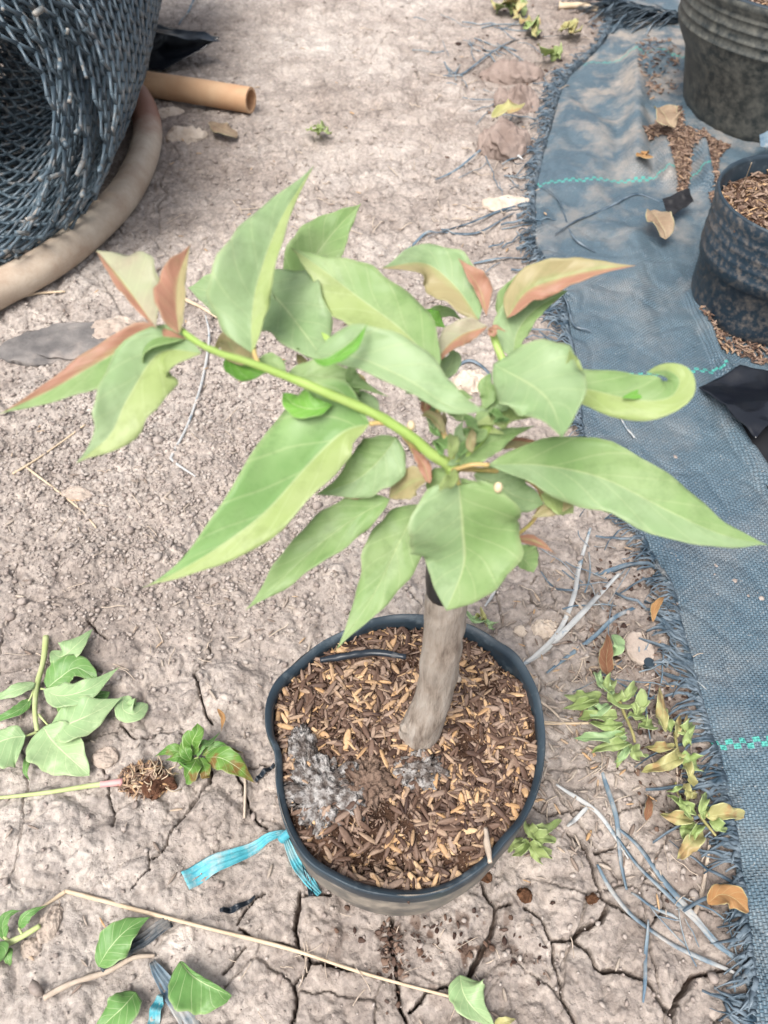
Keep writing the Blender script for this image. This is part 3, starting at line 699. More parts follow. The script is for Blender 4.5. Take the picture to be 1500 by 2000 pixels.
# ------------------------------------------------------------------ leaf builder
def leafgeo(mid, wl, wr, zb=None, zt=None, peak=.34, b=1.45, fold=.35, wave=.24, curl=0., up=.6, n=26, m=6, heart=0., drape=False, seed=None, foldr=None, pr2=None):
    """mid: photo points base->tip (with optional z); wl, wr: widths (photo px) left and right of the midrib"""
    seed = random.random() * 99 if seed is None else seed
    k = len(mid); Q = []
    for i, p in enumerate(mid):
        f = i / (k - 1); z = p[2] if len(p) > 2 else zb + (zt - zb) * f
        q = P(p[0], p[1], z)
        Q.append(tuple(q))
    A = catmull(Q, n); T = np.gradient(A, axis=0)
    a_ = b * peak / (1 - peak); nm = peak ** a_ * (1 - peak) ** b
    V = []; UV = []; F = []
    cam_ = np.array([0, 0, CH])
    for i in range(n + 1):
        f = i / n; t = T[i] / (np.linalg.norm(T[i]) + 1e-9)
        v = cam_ - A[i]; v /= np.linalg.norm(v)
        n0 = v + np.array([0, 0, up]); n0 -= t * n0.dot(t); n0 /= np.linalg.norm(n0)
        s = np.cross(n0, t); sv = np.cross(v, t); sv /= np.linalg.norm(sv) + 1e-9
        k_ = max(.45, abs(s.dot(sv)))
        pr = (max(f, 1e-4) ** a_) * ((1 - f) ** b) / nm if f < 1 else 0
        pr = max(pr, .0) * (1 + .05 * math.sin(f * 19 + seed * 2) + .035 * math.sin(f * 37 + seed * 5))
        dp = depth(Vector(A[i]))
        for j in range(-m, m + 1):
            side = wl if j < 0 else wr
            prj = pr
            if pr2 and j > 0:
                pk, bb = pr2; aa = bb * pk / (1 - pk); prj = (max(f, 1e-4) ** aa) * ((1 - f) ** bb) / (pk ** aa * (1 - pk) ** bb)
            w_ = side * dp / FPX / k_ * prj * abs(j) / m
            # s points to the right-hand or left-hand side; sort by sign below
            sg = -1 if j < 0 else 1
            fo = fold if j < 0 else (fold if foldr is None else foldr)
            lift = w_ * math.tan(fo) * (1 - .3 * abs(j) / m)
            aj = abs(j) / m
            wv = wave * w_ * math.sin(f * 11 + seed + (2 if j < 0 else 0)) * aj + .07 * w_ * aj * math.sin(f * 23 + seed * 3 + j) + wave * .28 * side * dp / FPX * math.sin(f * 6 + seed * 1.7) * pr
            cu = curl * w_ * (abs(j) / m)
            back = -heart * w_ * max(0, 1 - f * 4)
            pt = A[i] - sg * s * w_ * (1 - .25 * max(0, curl)) + n0 * (lift + wv + cu) + t * back
            if drape:
                g = gh(pt[0], pt[1]) + .003; pt[2] = max(pt[2], g)
            V.append(pt); UV.append((.5 + .5 * j / m, f))
    c = 2 * m + 1
    for i in range(n):
        for j in range(c - 1):
            a = i * c + j; F.append((a, a + c, a + c + 1, a + 1))
    mi = [0 if j < m else 1 for i in range(n) for j in range(c - 1)]
    return V, F, UV, mi
def leaf(parent, mid, wl, wr, zb=None, zt=None, mat=None, mat2=None, label=None, name='leaf', petiole=None, **kw):
    V, F, UV, mi = leafgeo(mid, wl, wr, zb, zt, **kw)
    mats = [mat or G] if mat2 is None else [mat or G, mat2]
    o = obj(name, V, F, mats, parent, uv=UV, mi=mi if mat2 is not None else None)
    sm = o.modifiers.new('thickness', 'SOLIDIFY'); sm.thickness = .00035
    if label: o['label'] = label
    if petiole:
        V, F, U = tube([tuple(P(*p)) for p in petiole], [.0011] * len(petiole), 7, 12)
        obj('petiole', V, F, PET, o)
    return o

# ------------------------------------------------------------------ the potted grafted plant
base = P(826, 1436, .112)
plant = thing('grafted_plant', 'young grafted plant with pale green and reddish leaves growing from the husk-filled black pot', 'plant', (base.x, base.y, .10))
dB = .248
def PZ(px, py, d=dB):   # point on the vertical plane y = d
    r = ray(px, py); k = d / r.y; return Vector((r.x * k, d, CH + r.z * k))
tr = [PZ(797,1490), PZ(810,1450), PZ(825,1415), PZ(850,1345), PZ(866,1240), PZ(872,1170), PZ(871,1135)]
V, F, U = tube([tuple(p) for p in tr], [.0190, .0172, .0148, .0136, .0129, .0124, .0098], 26, 80, True, .07, 4)
obj('trunk', V, F, BARK, plant)
kb = PZ(884, 1318); V, F, U = tube([tuple(kb), tuple(kb + Vector((.005, -.005, .001)))], [.005, .0015], 8, 3); obj('trunk_knot', V, F, BARK, plant)
kb = PZ(796, 1412); V, F, U = tube([tuple(kb + Vector((.004, -.002, 0))), tuple(kb + Vector((-.005, -.006, .002)))], [.007, .003], 8, 3); obj('trunk_knot', V, F, BARK, plant)
V, F, U = tube([tuple(PZ(869,1152)), tuple(PZ(868,1110)), tuple(PZ(868,1060)), tuple(PZ(872,1000))], [.0112, .0106, .0095, .005], 18, 24, True, .04, 2)
obj('graft_tape', V, F, TAPE, plant)
nd = PZ(880, 915)
def branch(pts, r0, r1, mat=STEM, name='branch', n=None):
    V, F, U = tube([tuple(P(*p)) for p in pts], list(np.linspace(r0, r1, len(pts))), 10, n or len(pts) * 8, True, .16, 3)
    return obj(name, V, F, mat, plant)
zN = nd.z
branch([(864,1020,.39), (872,960,.41), (880,915,zN), (845,888,.436), (800,850,.445), (730,808,.455), (640,768,.465), (560,735,.472), (500,712,.478), (430,690,.485), (385,668,.49), (350,640,.492)], .0033, .0012)
branch([(882,920,zN), (910,885,.435), (945,845,.44), (975,780,.448), (985,720,.455), (966,665,.462), (958,640,.466)], .0034, .0014)
branch([(880,915,zN), (880,880,.435), (865,840,.44), (855,800,.444), (850,760,.446)], .0016, .001, PET, 'shoot')
branch([(882,915,zN), (905,860,.435), (925,820,.44)], .0014, .001, PET, 'shoot')
branch([(838,935,.42), (825,905,.424), (806,872,.43), (790,850,.436)], .002, .0016, PET, 'shoot')
branch([(975,1085,.37), (1005,1050,.375), (1045,1012,.385), (1055,960,.40), (1000,925,.415), (890,915,.43)], .0009, .0012, PET, 'shoot')
for (x, y, z) in ((973, 952, .436), (803, 832, .447)):
    V, F = ico(2); c = np.array(P(x, y, z)); V = V * np.array([.0020, .0022, .0030]) + c; obj('bud', V, F, BUD, plant)
def sleaf(*a, **k): return leaf(plant, *a, **k)
# left branch tip cluster
sleaf([(395,690),(310,690),(248,780),(215,850),(150,905)], 66, 59, .487, .455, mat=GL, mat2=GG, fold=.35, peak=.4)
sleaf([(365,662),(285,660),(200,705),(100,762),(0,808)], 51, 28, .489, .462, mat=G, mat2=GR, fold=.45, peak=.42, label='long leaf with a red upper half')
sleaf([(305,642),(268,588),(232,540),(188,490)], 17, 66, .492, .50, mat=GR, mat2=GP, fold=.4, peak=.5, b=1.18, label='peach leaf with a red rolled edge')
sleaf([(350,652),(345,600),(350,540),(372,478)], 41, 17, .493, .508, mat=GR, mat2=GO, fold=.5, peak=.42, b=1.25, label='upright orange-brown young leaf')
sleaf([(492,690),(492,620),(505,545),(548,430),(612,325)], 84, 30, .478, .515, mat=GG, mat2=GL, fold=.35, peak=.4, b=1.45, petiole=[(505,712,.478),(497,690,.478),(493,660,.48)])
sleaf([(570,600),(605,520),(655,450),(706,397)], 51, 45, .455, .49, mat=G, peak=.42, fold=.4)
sleaf([(560,640),(490,605),(430,575),(368,562)], 45, 51, .462, .455, mat=GG, peak=.45, b=1.18)
sleaf([(495,545),(545,590),(600,660),(640,712)], 81, 66, .47, .462, mat=GG, peak=.35, b=1.25, fold=.15)
sleaf([(500,705),(460,690),(440,665),(412,690)], 21, 23, .465, .46, mat=GO)
sleaf([(440,700),(470,715),(520,712),(560,705)], 15, 28, .462, .455, mat=GB)
# centre top
sleaf([(858,728),(790,650),(700,580),(635,530),(568,484)], 66, 64, .462, .487, mat=GL, mat2=G, peak=.38, fold=.22, b=1.38, wave=.2)
sleaf([(615,690),(700,700),(800,745),(880,795),(955,803)], 66, 23, .485, .475, mat=GG, peak=.38, fold=.2, b=1.32)
sleaf([(610,700),(640,705),(690,672),(718,632)], 6, 15, .487, .497, mat=GB, peak=.5, fold=.5)
sleaf([(560,735),(620,735),(680,745),(760,775)], 30, 21, .462, .458, mat=G)
sleaf([(700,770),(660,750),(610,735),(560,730)], 19, 25, .452, .445, mat=GO, peak=.5)
sleaf([(650,790),(610,800),(575,790),(552,768)], 23, 30, .455, .45, mat=GB, peak=.5, b=1.18)
sleaf([(628,650),(645,668),(660,690),(668,705)], 6, 6, .47, .468, mat=STEM)
sleaf([(850,745),(872,725),(885,700),(880,680)], 25, 19, .44, .452, mat=GG, peak=.5)
sleaf([(870,640),(850,628),(835,620),(810,618)], 17, 19, .445, .45, mat=GB, peak=.5)
sleaf([(815,640),(850,612),(880,612),(902,625)], 12, 15, .44, .445, mat=G)
# big lower left
sleaf([(722,828),(668,845),(605,905),(520,1000),(430,1068),(350,1115),(280,1148)], 54, 108, .452, .40, mat=GL, mat2=GB2, peak=.36, pr2=(.24, 1.9), fold=.4, b=1.52, petiole=[(770,832,.449),(745,826,.451),(722,828,.452)])
sleaf([(775,855),(740,900),(690,940),(615,968)], 56, 51, .435, .41, mat=GG, mat2=G, peak=.35, fold=.2)
sleaf([(762,975),(690,1015),(610,1075),(540,1140),(480,1192)], 36, 47, .41, .375, mat=G, peak=.36, fold=.3, wave=.35)
sleaf([(818,985),(780,1060),(728,1165),(655,1272)], 51, 56, .40, .35, mat=G, peak=.36, fold=.2, b=1.52)
sleaf([(896,948),(903,1030),(905,1105),(872,1192)], 114, 108, .432, .375, mat=G, mat2=GG, peak=.38, fold=.16, b=0.94, heart=.5, wave=.16, petiole=[(884,918,.431),(892,932,.433),(896,948,.432)])
sleaf([(890,930),(860,935),(845,950),(838,975)], 21, 21, .425, .41, mat=G)
for m_, a_, b_, z0_, z1_, mt in [
 ([(700,770),(690,745),(685,725),(700,700)], 12, 15, .455, .468, G), ([(855,800),(835,775),(815,765),(790,768)], 15, 17, .45, .455, GG),
 ([(858,805),(880,785),(900,775),(925,778)], 15, 19, .447, .455, G), ([(868,850),(855,825),(838,812),(822,812)], 9, 12, .44, .45, GO),
 ([(905,865),(925,845),(950,838),(985,848)], 12, 17, .438, .442, GL), ([(945,800),(955,775),(950,750),(958,728)], 19, 15, .45, .462, G),
 ([(890,900),(900,870),(895,845),(905,820)], 10, 12, .435, .45, GG), ([(740,815),(725,790),(700,778),(672,780)], 15, 15, .448, .45, GG),
 ([(870,760),(850,735),(835,725),(838,700)], 15, 19, .45, .458, GG), ([(560,735),(540,712),(520,705),(495,712)], 15, 15, .47, .472, G),
 ([(900,935),(915,945),(935,948),(955,940)], 8, 12, .428, .43, G)]:
    sleaf(m_, a_, b_, z0_, z1_, mat=mt, peak=.45, b=1.18)
for i in range(26):
    a_ = random.uniform(0, 6.28); cxp, cyp = random.choice([(865,850),(930,830),(700,735),(600,720),(900,900),(965,790),(840,790)])
    x0, y0 = cxp + random.gauss(0, 14), cyp + random.gauss(0, 12); L_ = random.uniform(28, 58); zz = .435 + (915 - cyp) / 915 * .06 + random.uniform(-.012, .008)
    sleaf([(x0, y0), (x0 + L_ * .35 * math.cos(a_), y0 + L_ * .35 * math.sin(a_)), (x0 + L_ * .7 * math.cos(a_ + .25), y0 + L_ * .7 * math.sin(a_ + .25)), (x0 + L_ * math.cos(a_ + .3), y0 + L_ * math.sin(a_ + .3))],
          random.uniform(6, 14), random.uniform(6, 15), zz, zz + random.uniform(-.012, .014), mat=random.choice([G, GB2, GL, GG, GO, GB2, GR]), peak=.42, b=1.2, wave=.5, fold=random.uniform(.2, .8), n=14, m=4)
# reddish small ones at the node
sleaf([(750,948),(720,955),(690,965),(658,968)], 15, 15, .415, .41, mat=GR, peak=.45, label='small dry-red leaf beside the node')
sleaf([(838,935),(810,940),(785,955),(760,972)], 28, 28, .425, .41, mat=GO, peak=.45, b=1.04)
sleaf([(840,945),(828,910),(815,890),(800,872)], 12, 12, .425, .435, mat=GR)
# right
sleaf([(955,908),(1060,910),(1180,935),(1310,1000),(1410,1045),(1502,1065)], 66, 64, .436, .405, mat=G, mat2=GG, peak=.4, fold=.2, b=1.45, wave=.2, petiole=[(886,918,.431),(920,908,.436),(955,908,.436)])
sleaf([(925,928),(970,945),(1010,970),(1062,985)], 45, 43, .42, .405, mat=GG, peak=.45, b=1.04)
sleaf([(1048,925),(1075,950),(1095,975),(1038,1012)], 38, 28, .415, .40, mat=GO, peak=.4, b=1.04)
sleaf([(1055,965),(1085,975),(1110,990),(1120,1003)], 15, 28, .41, .40, mat=GL, peak=.4)
sleaf([(960,874),(1000,862),(1050,868),(1105,885)], 8, 17, .43, .42, mat=GR, mat2=GO, label='narrow reddish-brown leaf')
sleaf([(898,912),(935,878),(985,850),(1045,832)], 21, 28, .434, .44, mat=G)
sleaf([(925,830),(960,808),(1000,800),(1045,812)], 32, 36, .445, .45, mat=G, mat2=GL, peak=.5, b=1.04)
sleaf([(1000,705),(1040,700),(1090,735),(1140,738)], 32, 36, .455, .462, mat=GB, mat2=GL, peak=.45, b=0.91)
sleaf([(965,712),(1030,750),(1075,790),(1098,856)], 95, 66, .468, .475, mat=GG, peak=.42, fold=.15, b=1.18)
sleaf([(1118,745),(1120,720),(1116,700),(1112,680)], 19, 15, .47, .485, mat=GL)
sleaf([(1060,745),(1150,762),(1240,782),(1305,778),(1328,745),(1305,724),(1262,728)], 45, 38, .452, .47, mat=G, mat2=GL, peak=.3, b=0.91, fold=.25)
sleaf([(1215,778),(1250,768),(1275,757),(1290,748)], 8, 10, .46, .462, mat=GB)
# top right shoot
sleaf([(935,625),(890,560),(830,515),(745,524)], 45, 49, .465, .485, mat=GO, mat2=GG, peak=.42, b=1.25, fold=.25, label='leaf with an olive underside')
sleaf([(950,618),(938,570),(920,540),(895,505)], 10, 25, .468, .485, mat=GR, mat2=GR, peak=.45, label='narrow red-brown rolled leaf')
sleaf([(990,622),(1030,568),(1095,543),(1165,527),(1242,519)], 38, 28, .468, .49, mat=GO, mat2=GR, peak=.34, b=1.38, fold=.35, label='olive leaf with an orange lower half')
sleaf([(1002,702),(1010,650),(1045,605),(1108,568)], 49, 21, .455, .465, mat=GG, mat2=G, peak=.42, b=1.18)
sleaf([(990,640),(985,590),(1005,555),(1032,516)], 17, 17, .46, .475, mat=G)
sleaf([(952,638),(905,652),(870,680),(838,726)], 21, 28, .466, .46, mat=GR, mat2=GP, peak=.4, label='pinkish young leaf')
sleaf([(958,640),(962,650),(968,640),(990,648)], 8, 8, .468, .47, mat=GR)
# little low leaves right of the trunk
sleaf([(1003,1062),(1015,1085),(1030,1100),(1042,1118)], 32, 19, .375, .365, mat=G, peak=.45, b=1.04)
sleaf([(1008,1052),(1035,1055),(1060,1065),(1085,1082)], 10, 10, .378, .37, mat=GR, label='tiny red leaf low on the stem')

# ------------------------------------------------------------------ pots
def polyring(pts, n):
    A = catmull(pts + [pts[0]], n)[:-1]
    return A
def pot(root, rim, basez, rimz, bscale, rimw, wallmat, rimmat, groove=True, cx=None, bulge=.0, soilz=None, lip=.006):
    """rim: world xy ring; wall drops to a smaller base; inner wall too"""
    n = len(rim); c = rim.mean(0)
    rows = []; H = rimz - basez
    prof = [(1.0 , 0), (1.012, -.006), (1.0, -.016), (1.006, -.02), (.998, -.026), (.999, -.05), (bscale + (1 - bscale) * .35, -H * .65), (bscale + .02, -H + .014), (bscale, -H + .003), (bscale * .9, -H)]
    V = []; F = []
    for (s, dz) in prof:
        if dz < -H: dz = -H
        for k in range(n):
            p = c + (rim[k] - c) * s
            V.append((p[0], p[1], rimz + dz + (.0012 * math.sin(k * .9) if dz > -.03 else 0)))
    for i in range(len(prof) - 1):
        for k in range(n):
            k2 = (k + 1) % n; F.append((i * n + k, (i + 1) * n + k, (i + 1) * n + k2, i * n + k2))
    F.append(tuple((len(prof) - 1) * n + k for k in range(n))[::-1])
    obj('wall', V, F, wallmat, root)
    # rolled rim band with an inner wall
    t = rimw / np.linalg.norm(rim - c, axis=1).mean()
    prof = [(1.010, -.016), (1.013, -.010), (1.012, -.002), (1.006, .0006), (1.0, .0006), (1 - t * .85, -.0034), (1 - t * .9, -.006), (.955, -.05 if H > .1 else -.03)]
    V = []; F = []
    for (s, dz) in prof:
        for k in range(n):
            p = c + (rim[k] - c) * s; V.append((p[0], p[1], rimz + dz + .0022 * math.sin(k * .19) + .0008 * math.sin(k * .7)))
    for i in range(len(prof) - 1):
        for k in range(n):
            k2 = (k + 1) % n; F.append((i * n + k2, (i + 1) * n + k2, (i + 1) * n + k, i * n + k))
    obj('rim', V, F, rimmat, root)
RIMPX = [(835,1203),(760,1205),(700,1222),(640,1248),(580,1290),(540,1330),(523,1370),(522,1425),(538,1468),(541,1530),(556,1600),(592,1668),(640,1707),(700,1735),(770,1748),(840,1743),(890,1726),(945,1690),(985,1645),(1022,1600),(1050,1540),(1063,1470),(1060,1400),(1045,1345),(1015,1290),(970,1250),(920,1220),(880,1207)]
RZ = .13
rim = polyring([tuple(P(*p, RZ)[:2]) for p in RIMPX], 168)
pc = rim.mean(0)
WALLW = simple('dusty_pot_wall', (.07, .07, .068), (.14, .135, .125), 12, .5, .3, .001, .4, dust=(.33, .29, .24), dsc=40, dth=(.42, .66))
RIMM = simple('pot_rim_plastic', (.014, .026, .038), (.028, .045, .06), 20, .45, .1, .0006, .5, dust=(.12, .15, .17), dsc=70, dth=(.55, .8))
mp = thing('nursery_pot', 'dented round black plastic nursery pot in the foreground holding the grafted plant', 'pot', (pc[0], pc[1], .004))
pot(mp, rim, .004, RZ, .89, .0050, WALLW, RIMM)
def soil_h(x, y):
    d = .006 * fbm(x * 18, y * 18, 201, 3) + .003 * fbm(x * 70, y * 70, 202, 3)
    hx, hy = P(745, 1685, .11)[:2]; d = d - .020 * np.exp(-(((x - hx) / .035) ** 2 + ((y - hy) / .011) ** 2))
    hx, hy = P(985, 1300, .11)[:2]; d = d - .010 * np.exp(-(((x - hx) / .016) ** 2 + ((y - hy) / .014) ** 2))
    return .116 + d
def disc(c, ring, hf, mat, name, label, cat, s=.965, nr=60):
    n = len(ring); V = [(c[0], c[1], float(hf(np.array([c[0]]), np.array([c[1]]))[0]))]; F = []
    for i in range(1, nr + 1):
        p = c + (ring - c) * (s * i / nr); z = hf(p[:, 0], p[:, 1])
        V += [tuple(q) for q in np.column_stack([p, z])]
    for k in range(n): F.append((0, 1 + k, 1 + (k + 1) % n))
    for i in range(nr - 1):
        for k in range(n):
            a = 1 + i * n + k; b = 1 + i * n + (k + 1) % n; F.append((a, a + n, b + n, b))
    o = obj(name, V, F, mat); return props(o, label, cat, kind='stuff')
disc(pc, rim, soil_h, SOIL, 'potting_soil', 'dark brown potting soil under the husks in the foreground pot', 'soil')
def husks_in(c, ring, hf, N, name, label, lo=.008, hi=.020, gold=.24, s=.95, holes=None, layers=2, darkf=.26):
    rr = np.sqrt(rng.random(N)); k = rng.integers(0, len(ring), N); k2 = (k + 1) % len(ring); f = rng.random((N, 1))
    p = c + ((ring[k] * (1 - f) + ring[k2] * f) - c) * (rr[:, None] * s)
    kk = (fbm(p[:, 0] * 45, p[:, 1] * 45, 401, 3) + rng.normal(0, .16, N)) > -.34; p = p[kk]; N = len(p)
    z = hf(p[:, 0], p[:, 1]) + rng.uniform(-.002, .005, N)
    if holes is not None:
        keep = ~holes(p[:, 0], p[:, 1]) | (rng.random(N) < .25); p = p[keep]; z = z[keep]
    n = len(p); L = rng.uniform(lo, hi, n)
    L *= np.where(rng.random(n) < .25, .65, 1)
    tone = np.clip(rng.beta(1.7, 2.0, n) * .85, 0, 1); g = rng.random(n) < gold; tone[g] = rng.uniform(.75, 1, g.sum()); dk = rng.random(n) < darkf; tone[dk] = rng.uniform(0, .3, dk.sum())
    pos = np.column_stack([p, z]); rot = np.stack([rng.uniform(-.8, .8, n), rng.normal(0, .28, n), rng.uniform(0, 6.3, n)], 1)
    scatter(name, husk_tpl(), pos, rot, np.stack([L, L * rng.uniform(.8, 1.35, n), L * rng.uniform(.35, .9, n)], 1), tone, HUSK, label, 'rice husks')
    M = int(N * 1.3); rr = np.sqrt(rng.random(M)); a = rng.uniform(0, 6.28, M); kx = (a / 6.2832 * len(ring)).astype(int) % len(ring); p = c + (ring[kx] - c) * (rr[:, None] * s); z = hf(p[:, 0], p[:, 1]) + rng.uniform(0, .004, M); L = rng.uniform(.0015, .005, M)
    scatter('husk_crumbs', husk_tpl(), np.column_stack([p, z]), rng.uniform(-3, 3, (M, 3)), np.stack([L, L * 1.5, L], 1), np.clip(rng.beta(1.5, 3, M), 0, 1), HUSK, label.replace('rice husks', 'broken husk crumbs'), 'crumbs')
def hole_m(x, y):
    r = np.zeros(x.shape, bool)
    for px, py, a, b in ((745, 1688, .034, .010), (985, 1300, .014, .012), (690, 1640, .02, .012)):
        hx, hy = P(px, py, .11)[:2]; r |= (((x - hx) / a) ** 2 + ((y - hy) / b) ** 2) < 1
    return r
husks_in(pc, rim, soil_h, 6000, 'rice_husk_mulch', 'tan and brown rice husks covering the foreground pot', holes=hole_m)
# crusts, strip and bits in the pot
def lump(name, label, cat, px, py, z, rx, ry, h, mat, ang=0, seed=1, rough=.5, sub=5, parent=None, group=None, freq=2.2, flat=False):
    """px,py centre; rx, ry, h in metres"""
    V, F = ico(sub); c = P(px, py, z)
    nrm = V / np.linalg.norm(V, axis=1)[:, None]
    def n3(q, s): return fbm(q[:, 0] * freq + q[:, 2] * 1.3 + seed, q[:, 1] * freq - q[:, 2] * 1.7 + seed * 3, s, 4, .55)
    dm = .45 if cat == 'stone' else 1
    d = 1 + dm * (rough * .6 * n3(nrm, seed) + rough * .18 * n3(nrm * 3.1, seed + 9))
    V = nrm * d[:, None] * np.array([rx, ry, h])
    V[:, 2] += h * rough * .9 * fbm(V[:, 0] / rx * freq * 1.4 + seed, V[:, 1] / ry * freq * 1.4, seed + 4, 5, .6) * (nrm[:, 2] > 0)
    if flat: V[:, 2] = np.minimum(V[:, 2], h * (.55 + .1 * n3(nrm * 2, seed + 3)))
    ca, sa = math.cos(ang), math.sin(ang)
    V = np.column_stack([V[:, 0] * ca - V[:, 1] * sa, V[:, 0] * sa + V[:, 1] * ca, V[:, 2]]) + np.array(c)
    o = obj(name, V, F, mat, parent)
    if parent is None: props(o, label, cat, group)
    return o
lump('mould_crust', 'lumpy grey-white mouldy crust on the husks at the left of the pot', 'crust', 632, 1548, .121, .024, .027, .006, CRUST, .4, 3, 1.0, freq=5)
lump('mould_crust', 'narrow grey crust tongue just above the big crust in the pot', 'crust', 592, 1465, .121, .010, .018, .005, CRUST, .2, 8, 1.0, freq=5, sub=5)
lump('mould_crust', 'small grey-brown crust clod below the trunk in the pot', 'crust', 818, 1508, .120, .018, .013, .005, CRUST, .1, 5, 1.0, freq=5, sub=5)
lump('soil_clod', 'dark brown soil clod between the two grey crusts', 'clod', 712, 1530, .120, .020, .018, .007, simple('clod', (.10, .065, .05), (.24, .17, .13), 60, .9, 1, .003, .1), .1, 12, 1.3, freq=3.5)
V, F, U = tube([tuple(P(x, y, .128)) for x, y in ((625,1290),(680,1281),(730,1275),(793,1283))], [.0022, .003, .0028, .0024], 8, 30, True, .3, 3)
o = obj('plastic_strip', V, F, PLB); props(o, 'short black rubbery strip lying on the husks behind the trunk in the pot', 'plastic strip')
V, F, U = tube([tuple(P(x, y, z)) for x, y, z in ((948,1618,.127),(952,1650,.131),(957,1685,.134))], [.0015, .0022, .0016], 6, 14, True, .3, 3)
o = obj('bark_chip', V, F, TWIG); props(o, 'grey splinter leaning over the lower right rim of the pot', 'splinter')

# right-hand pots
def ringc(cx, cy, r, n=120, sq=.0):
    a = np.linspace(0, 2 * math.pi, n, endpoint=False); return np.column_stack([cx + r * np.cos(a), cy + r * np.sin(a) * (1 - sq)])
MUD = simple('muddy_pot_wall', (.018, .024, .026), (.045, .05, .048), 14, .5, .4, .001, .4, dust=(.14, .138, .12), dsc=60, dth=(.38, .74))
MUD2 = simple('splashed_pot_wall', (.010, .022, .036), (.022, .042, .062), 9, .38, .3, .001, .5, dust=(.17, .145, .125), dsc=110, dth=(.46, .74))
def bigpot(label, cx, cy, r, h, bs, mat, name='nursery_pot', z0=.006):
    t = thing(name, label, 'pot', (cx, cy, z0)); n = 120; ring = ringc(cx, cy, r)
    c = np.array([cx, cy]); V = []; F = []
    prof = [(1 + .02, 0), (1.035, -.004), (1.03, -.012)]
    for g in range(4): z = -.02 - g * .016; prof += [(1.0, z), (1.0, z - .006), (1.009, z - .008), (1.0, z - .010)]
    prof += [(.99, -.09), (bs + .5 * (1 - bs), -h * .55), (bs + .03, -h + .022), (bs + .012, -h + .008), (bs - .03, -h)]
    for s, dz in prof:
        for k in range(n):
            p = c + (ring[k] - c) * s * (1 + .006 * math.sin(k * .16 + dz * 20)); V.append((p[0], p[1], z0 + h + dz))
    for i in range(len(prof) - 1):
        for k in range(n):
            k2 = (k + 1) % n; F.append((i * n + k, (i + 1) * n + k, (i + 1) * n + k2, i * n + k2))
    F.append(tuple((len(prof) - 1) * n + k for k in range(n))[::-1])
    obj('wall', V, F, mat, t)
    V = []; F = []; prof = [(1.03, -.001), (1.02, .002), (1.0, .001), (.985, -.004), (.975, -.08)]
    for s, dz in prof:
        for k in range(n):
            p = c + (ring[k] - c) * s * (1 + .006 * math.sin(k * .16)); V.append((p[0], p[1], z0 + h + dz))
    for i in range(len(prof) - 1):
        for k in range(n):
            k2 = (k + 1) % n; F.append((i * n + k2, (i + 1) * n + k2, (i + 1) * n + k, i * n + k))
    obj('rim', V, F, RIMM, t)
    return ring
ra = bigpot('large black pot coated in greenish dust at the top right corner', .775, 1.595, .226, .234, .77, MUD)
rb = bigpot('mud-splashed black pot filled with husks standing on the mat at right', .556, .955, .113, .168, .91, MUD2)
for c, ring, z, nm, ff in ((np.array([.775, 1.595]), ra, .205, 'far', 2500), (np.array([.556, .955]), rb, .150, 'near', 2600)):
    hf = lambda x, y, z=z: z + .004 * fbm(x * 22, y * 22, 301, 3)
    disc(c, ring, hf, SOIL, 'potting_soil', 'dark soil in the %s right-hand pot' % nm, 'soil', nr=20)
    husks_in(c, ring, hf, ff, 'rice_husk_mulch', 'faded rice husks filling the %s right-hand pot' % nm, gold=.2, darkf=.1)
for pts in ([(1450,370,.165),(1458,345,.20),(1468,318,.23)],):
    V, F, U = tube([tuple(P(*p)) for p in pts], .0006, 5, 12); o = obj('grass_blade', V, F, STRAW); props(o, 'thin dry grass blade standing in the mud-splashed pot', 'grass blade')
# husk litter between the pots
def litter():
    poly = [(1250,285),(1290,235),(1325,230),(1330,262),(1420,300),(1400,318),(1385,420),(1375,310),(1345,315),(1340,370),(1330,410),(1290,300)]
    poly2 = [(1240,90),(1275,80),(1325,120),(1320,200),(1260,215),(1235,170)]
    poly3 = [(1350,610),(1400,650),(1500,690),(1500,725),(1400,690),(1365,650)]
    Xs = []; Ys = []
    for pl, N in ((poly, 6000), (poly2, 260), (poly3, 500)):
        q = [P(*p) for p in pl]; x0 = min(a.x for a in q); x1 = max(a.x for a in q); y0 = min(a.y for a in q); y1 = max(a.y for a in q)
        x = rng.uniform(x0, x1, N); y = rng.uniform(y0, y1, N); px, py = px_of(x, y); k = inpoly(px, py, pl); Xs.append(x[k]); Ys.append(y[k])
    X = np.concatenate(Xs); Y = np.concatenate(Ys); n = len(X); L = rng.uniform(.009, .016, n)
    z = mat_h(X, Y) + rng.uniform(.001, .006, n)
    scatter('husk_litter', husk_tpl(), np.stack([X, Y, z], 1), np.stack([rng.uniform(-.6, .6, n), rng.normal(0, .2, n), rng.uniform(0, 6.3, n)], 1), np.stack([L, L, L], 1), np.clip(rng.beta(2, 2.5, n) * .8, 0, 1), HUSK,
            'brown husk litter piled on the mat between the right-hand pots', 'litter')
litter()

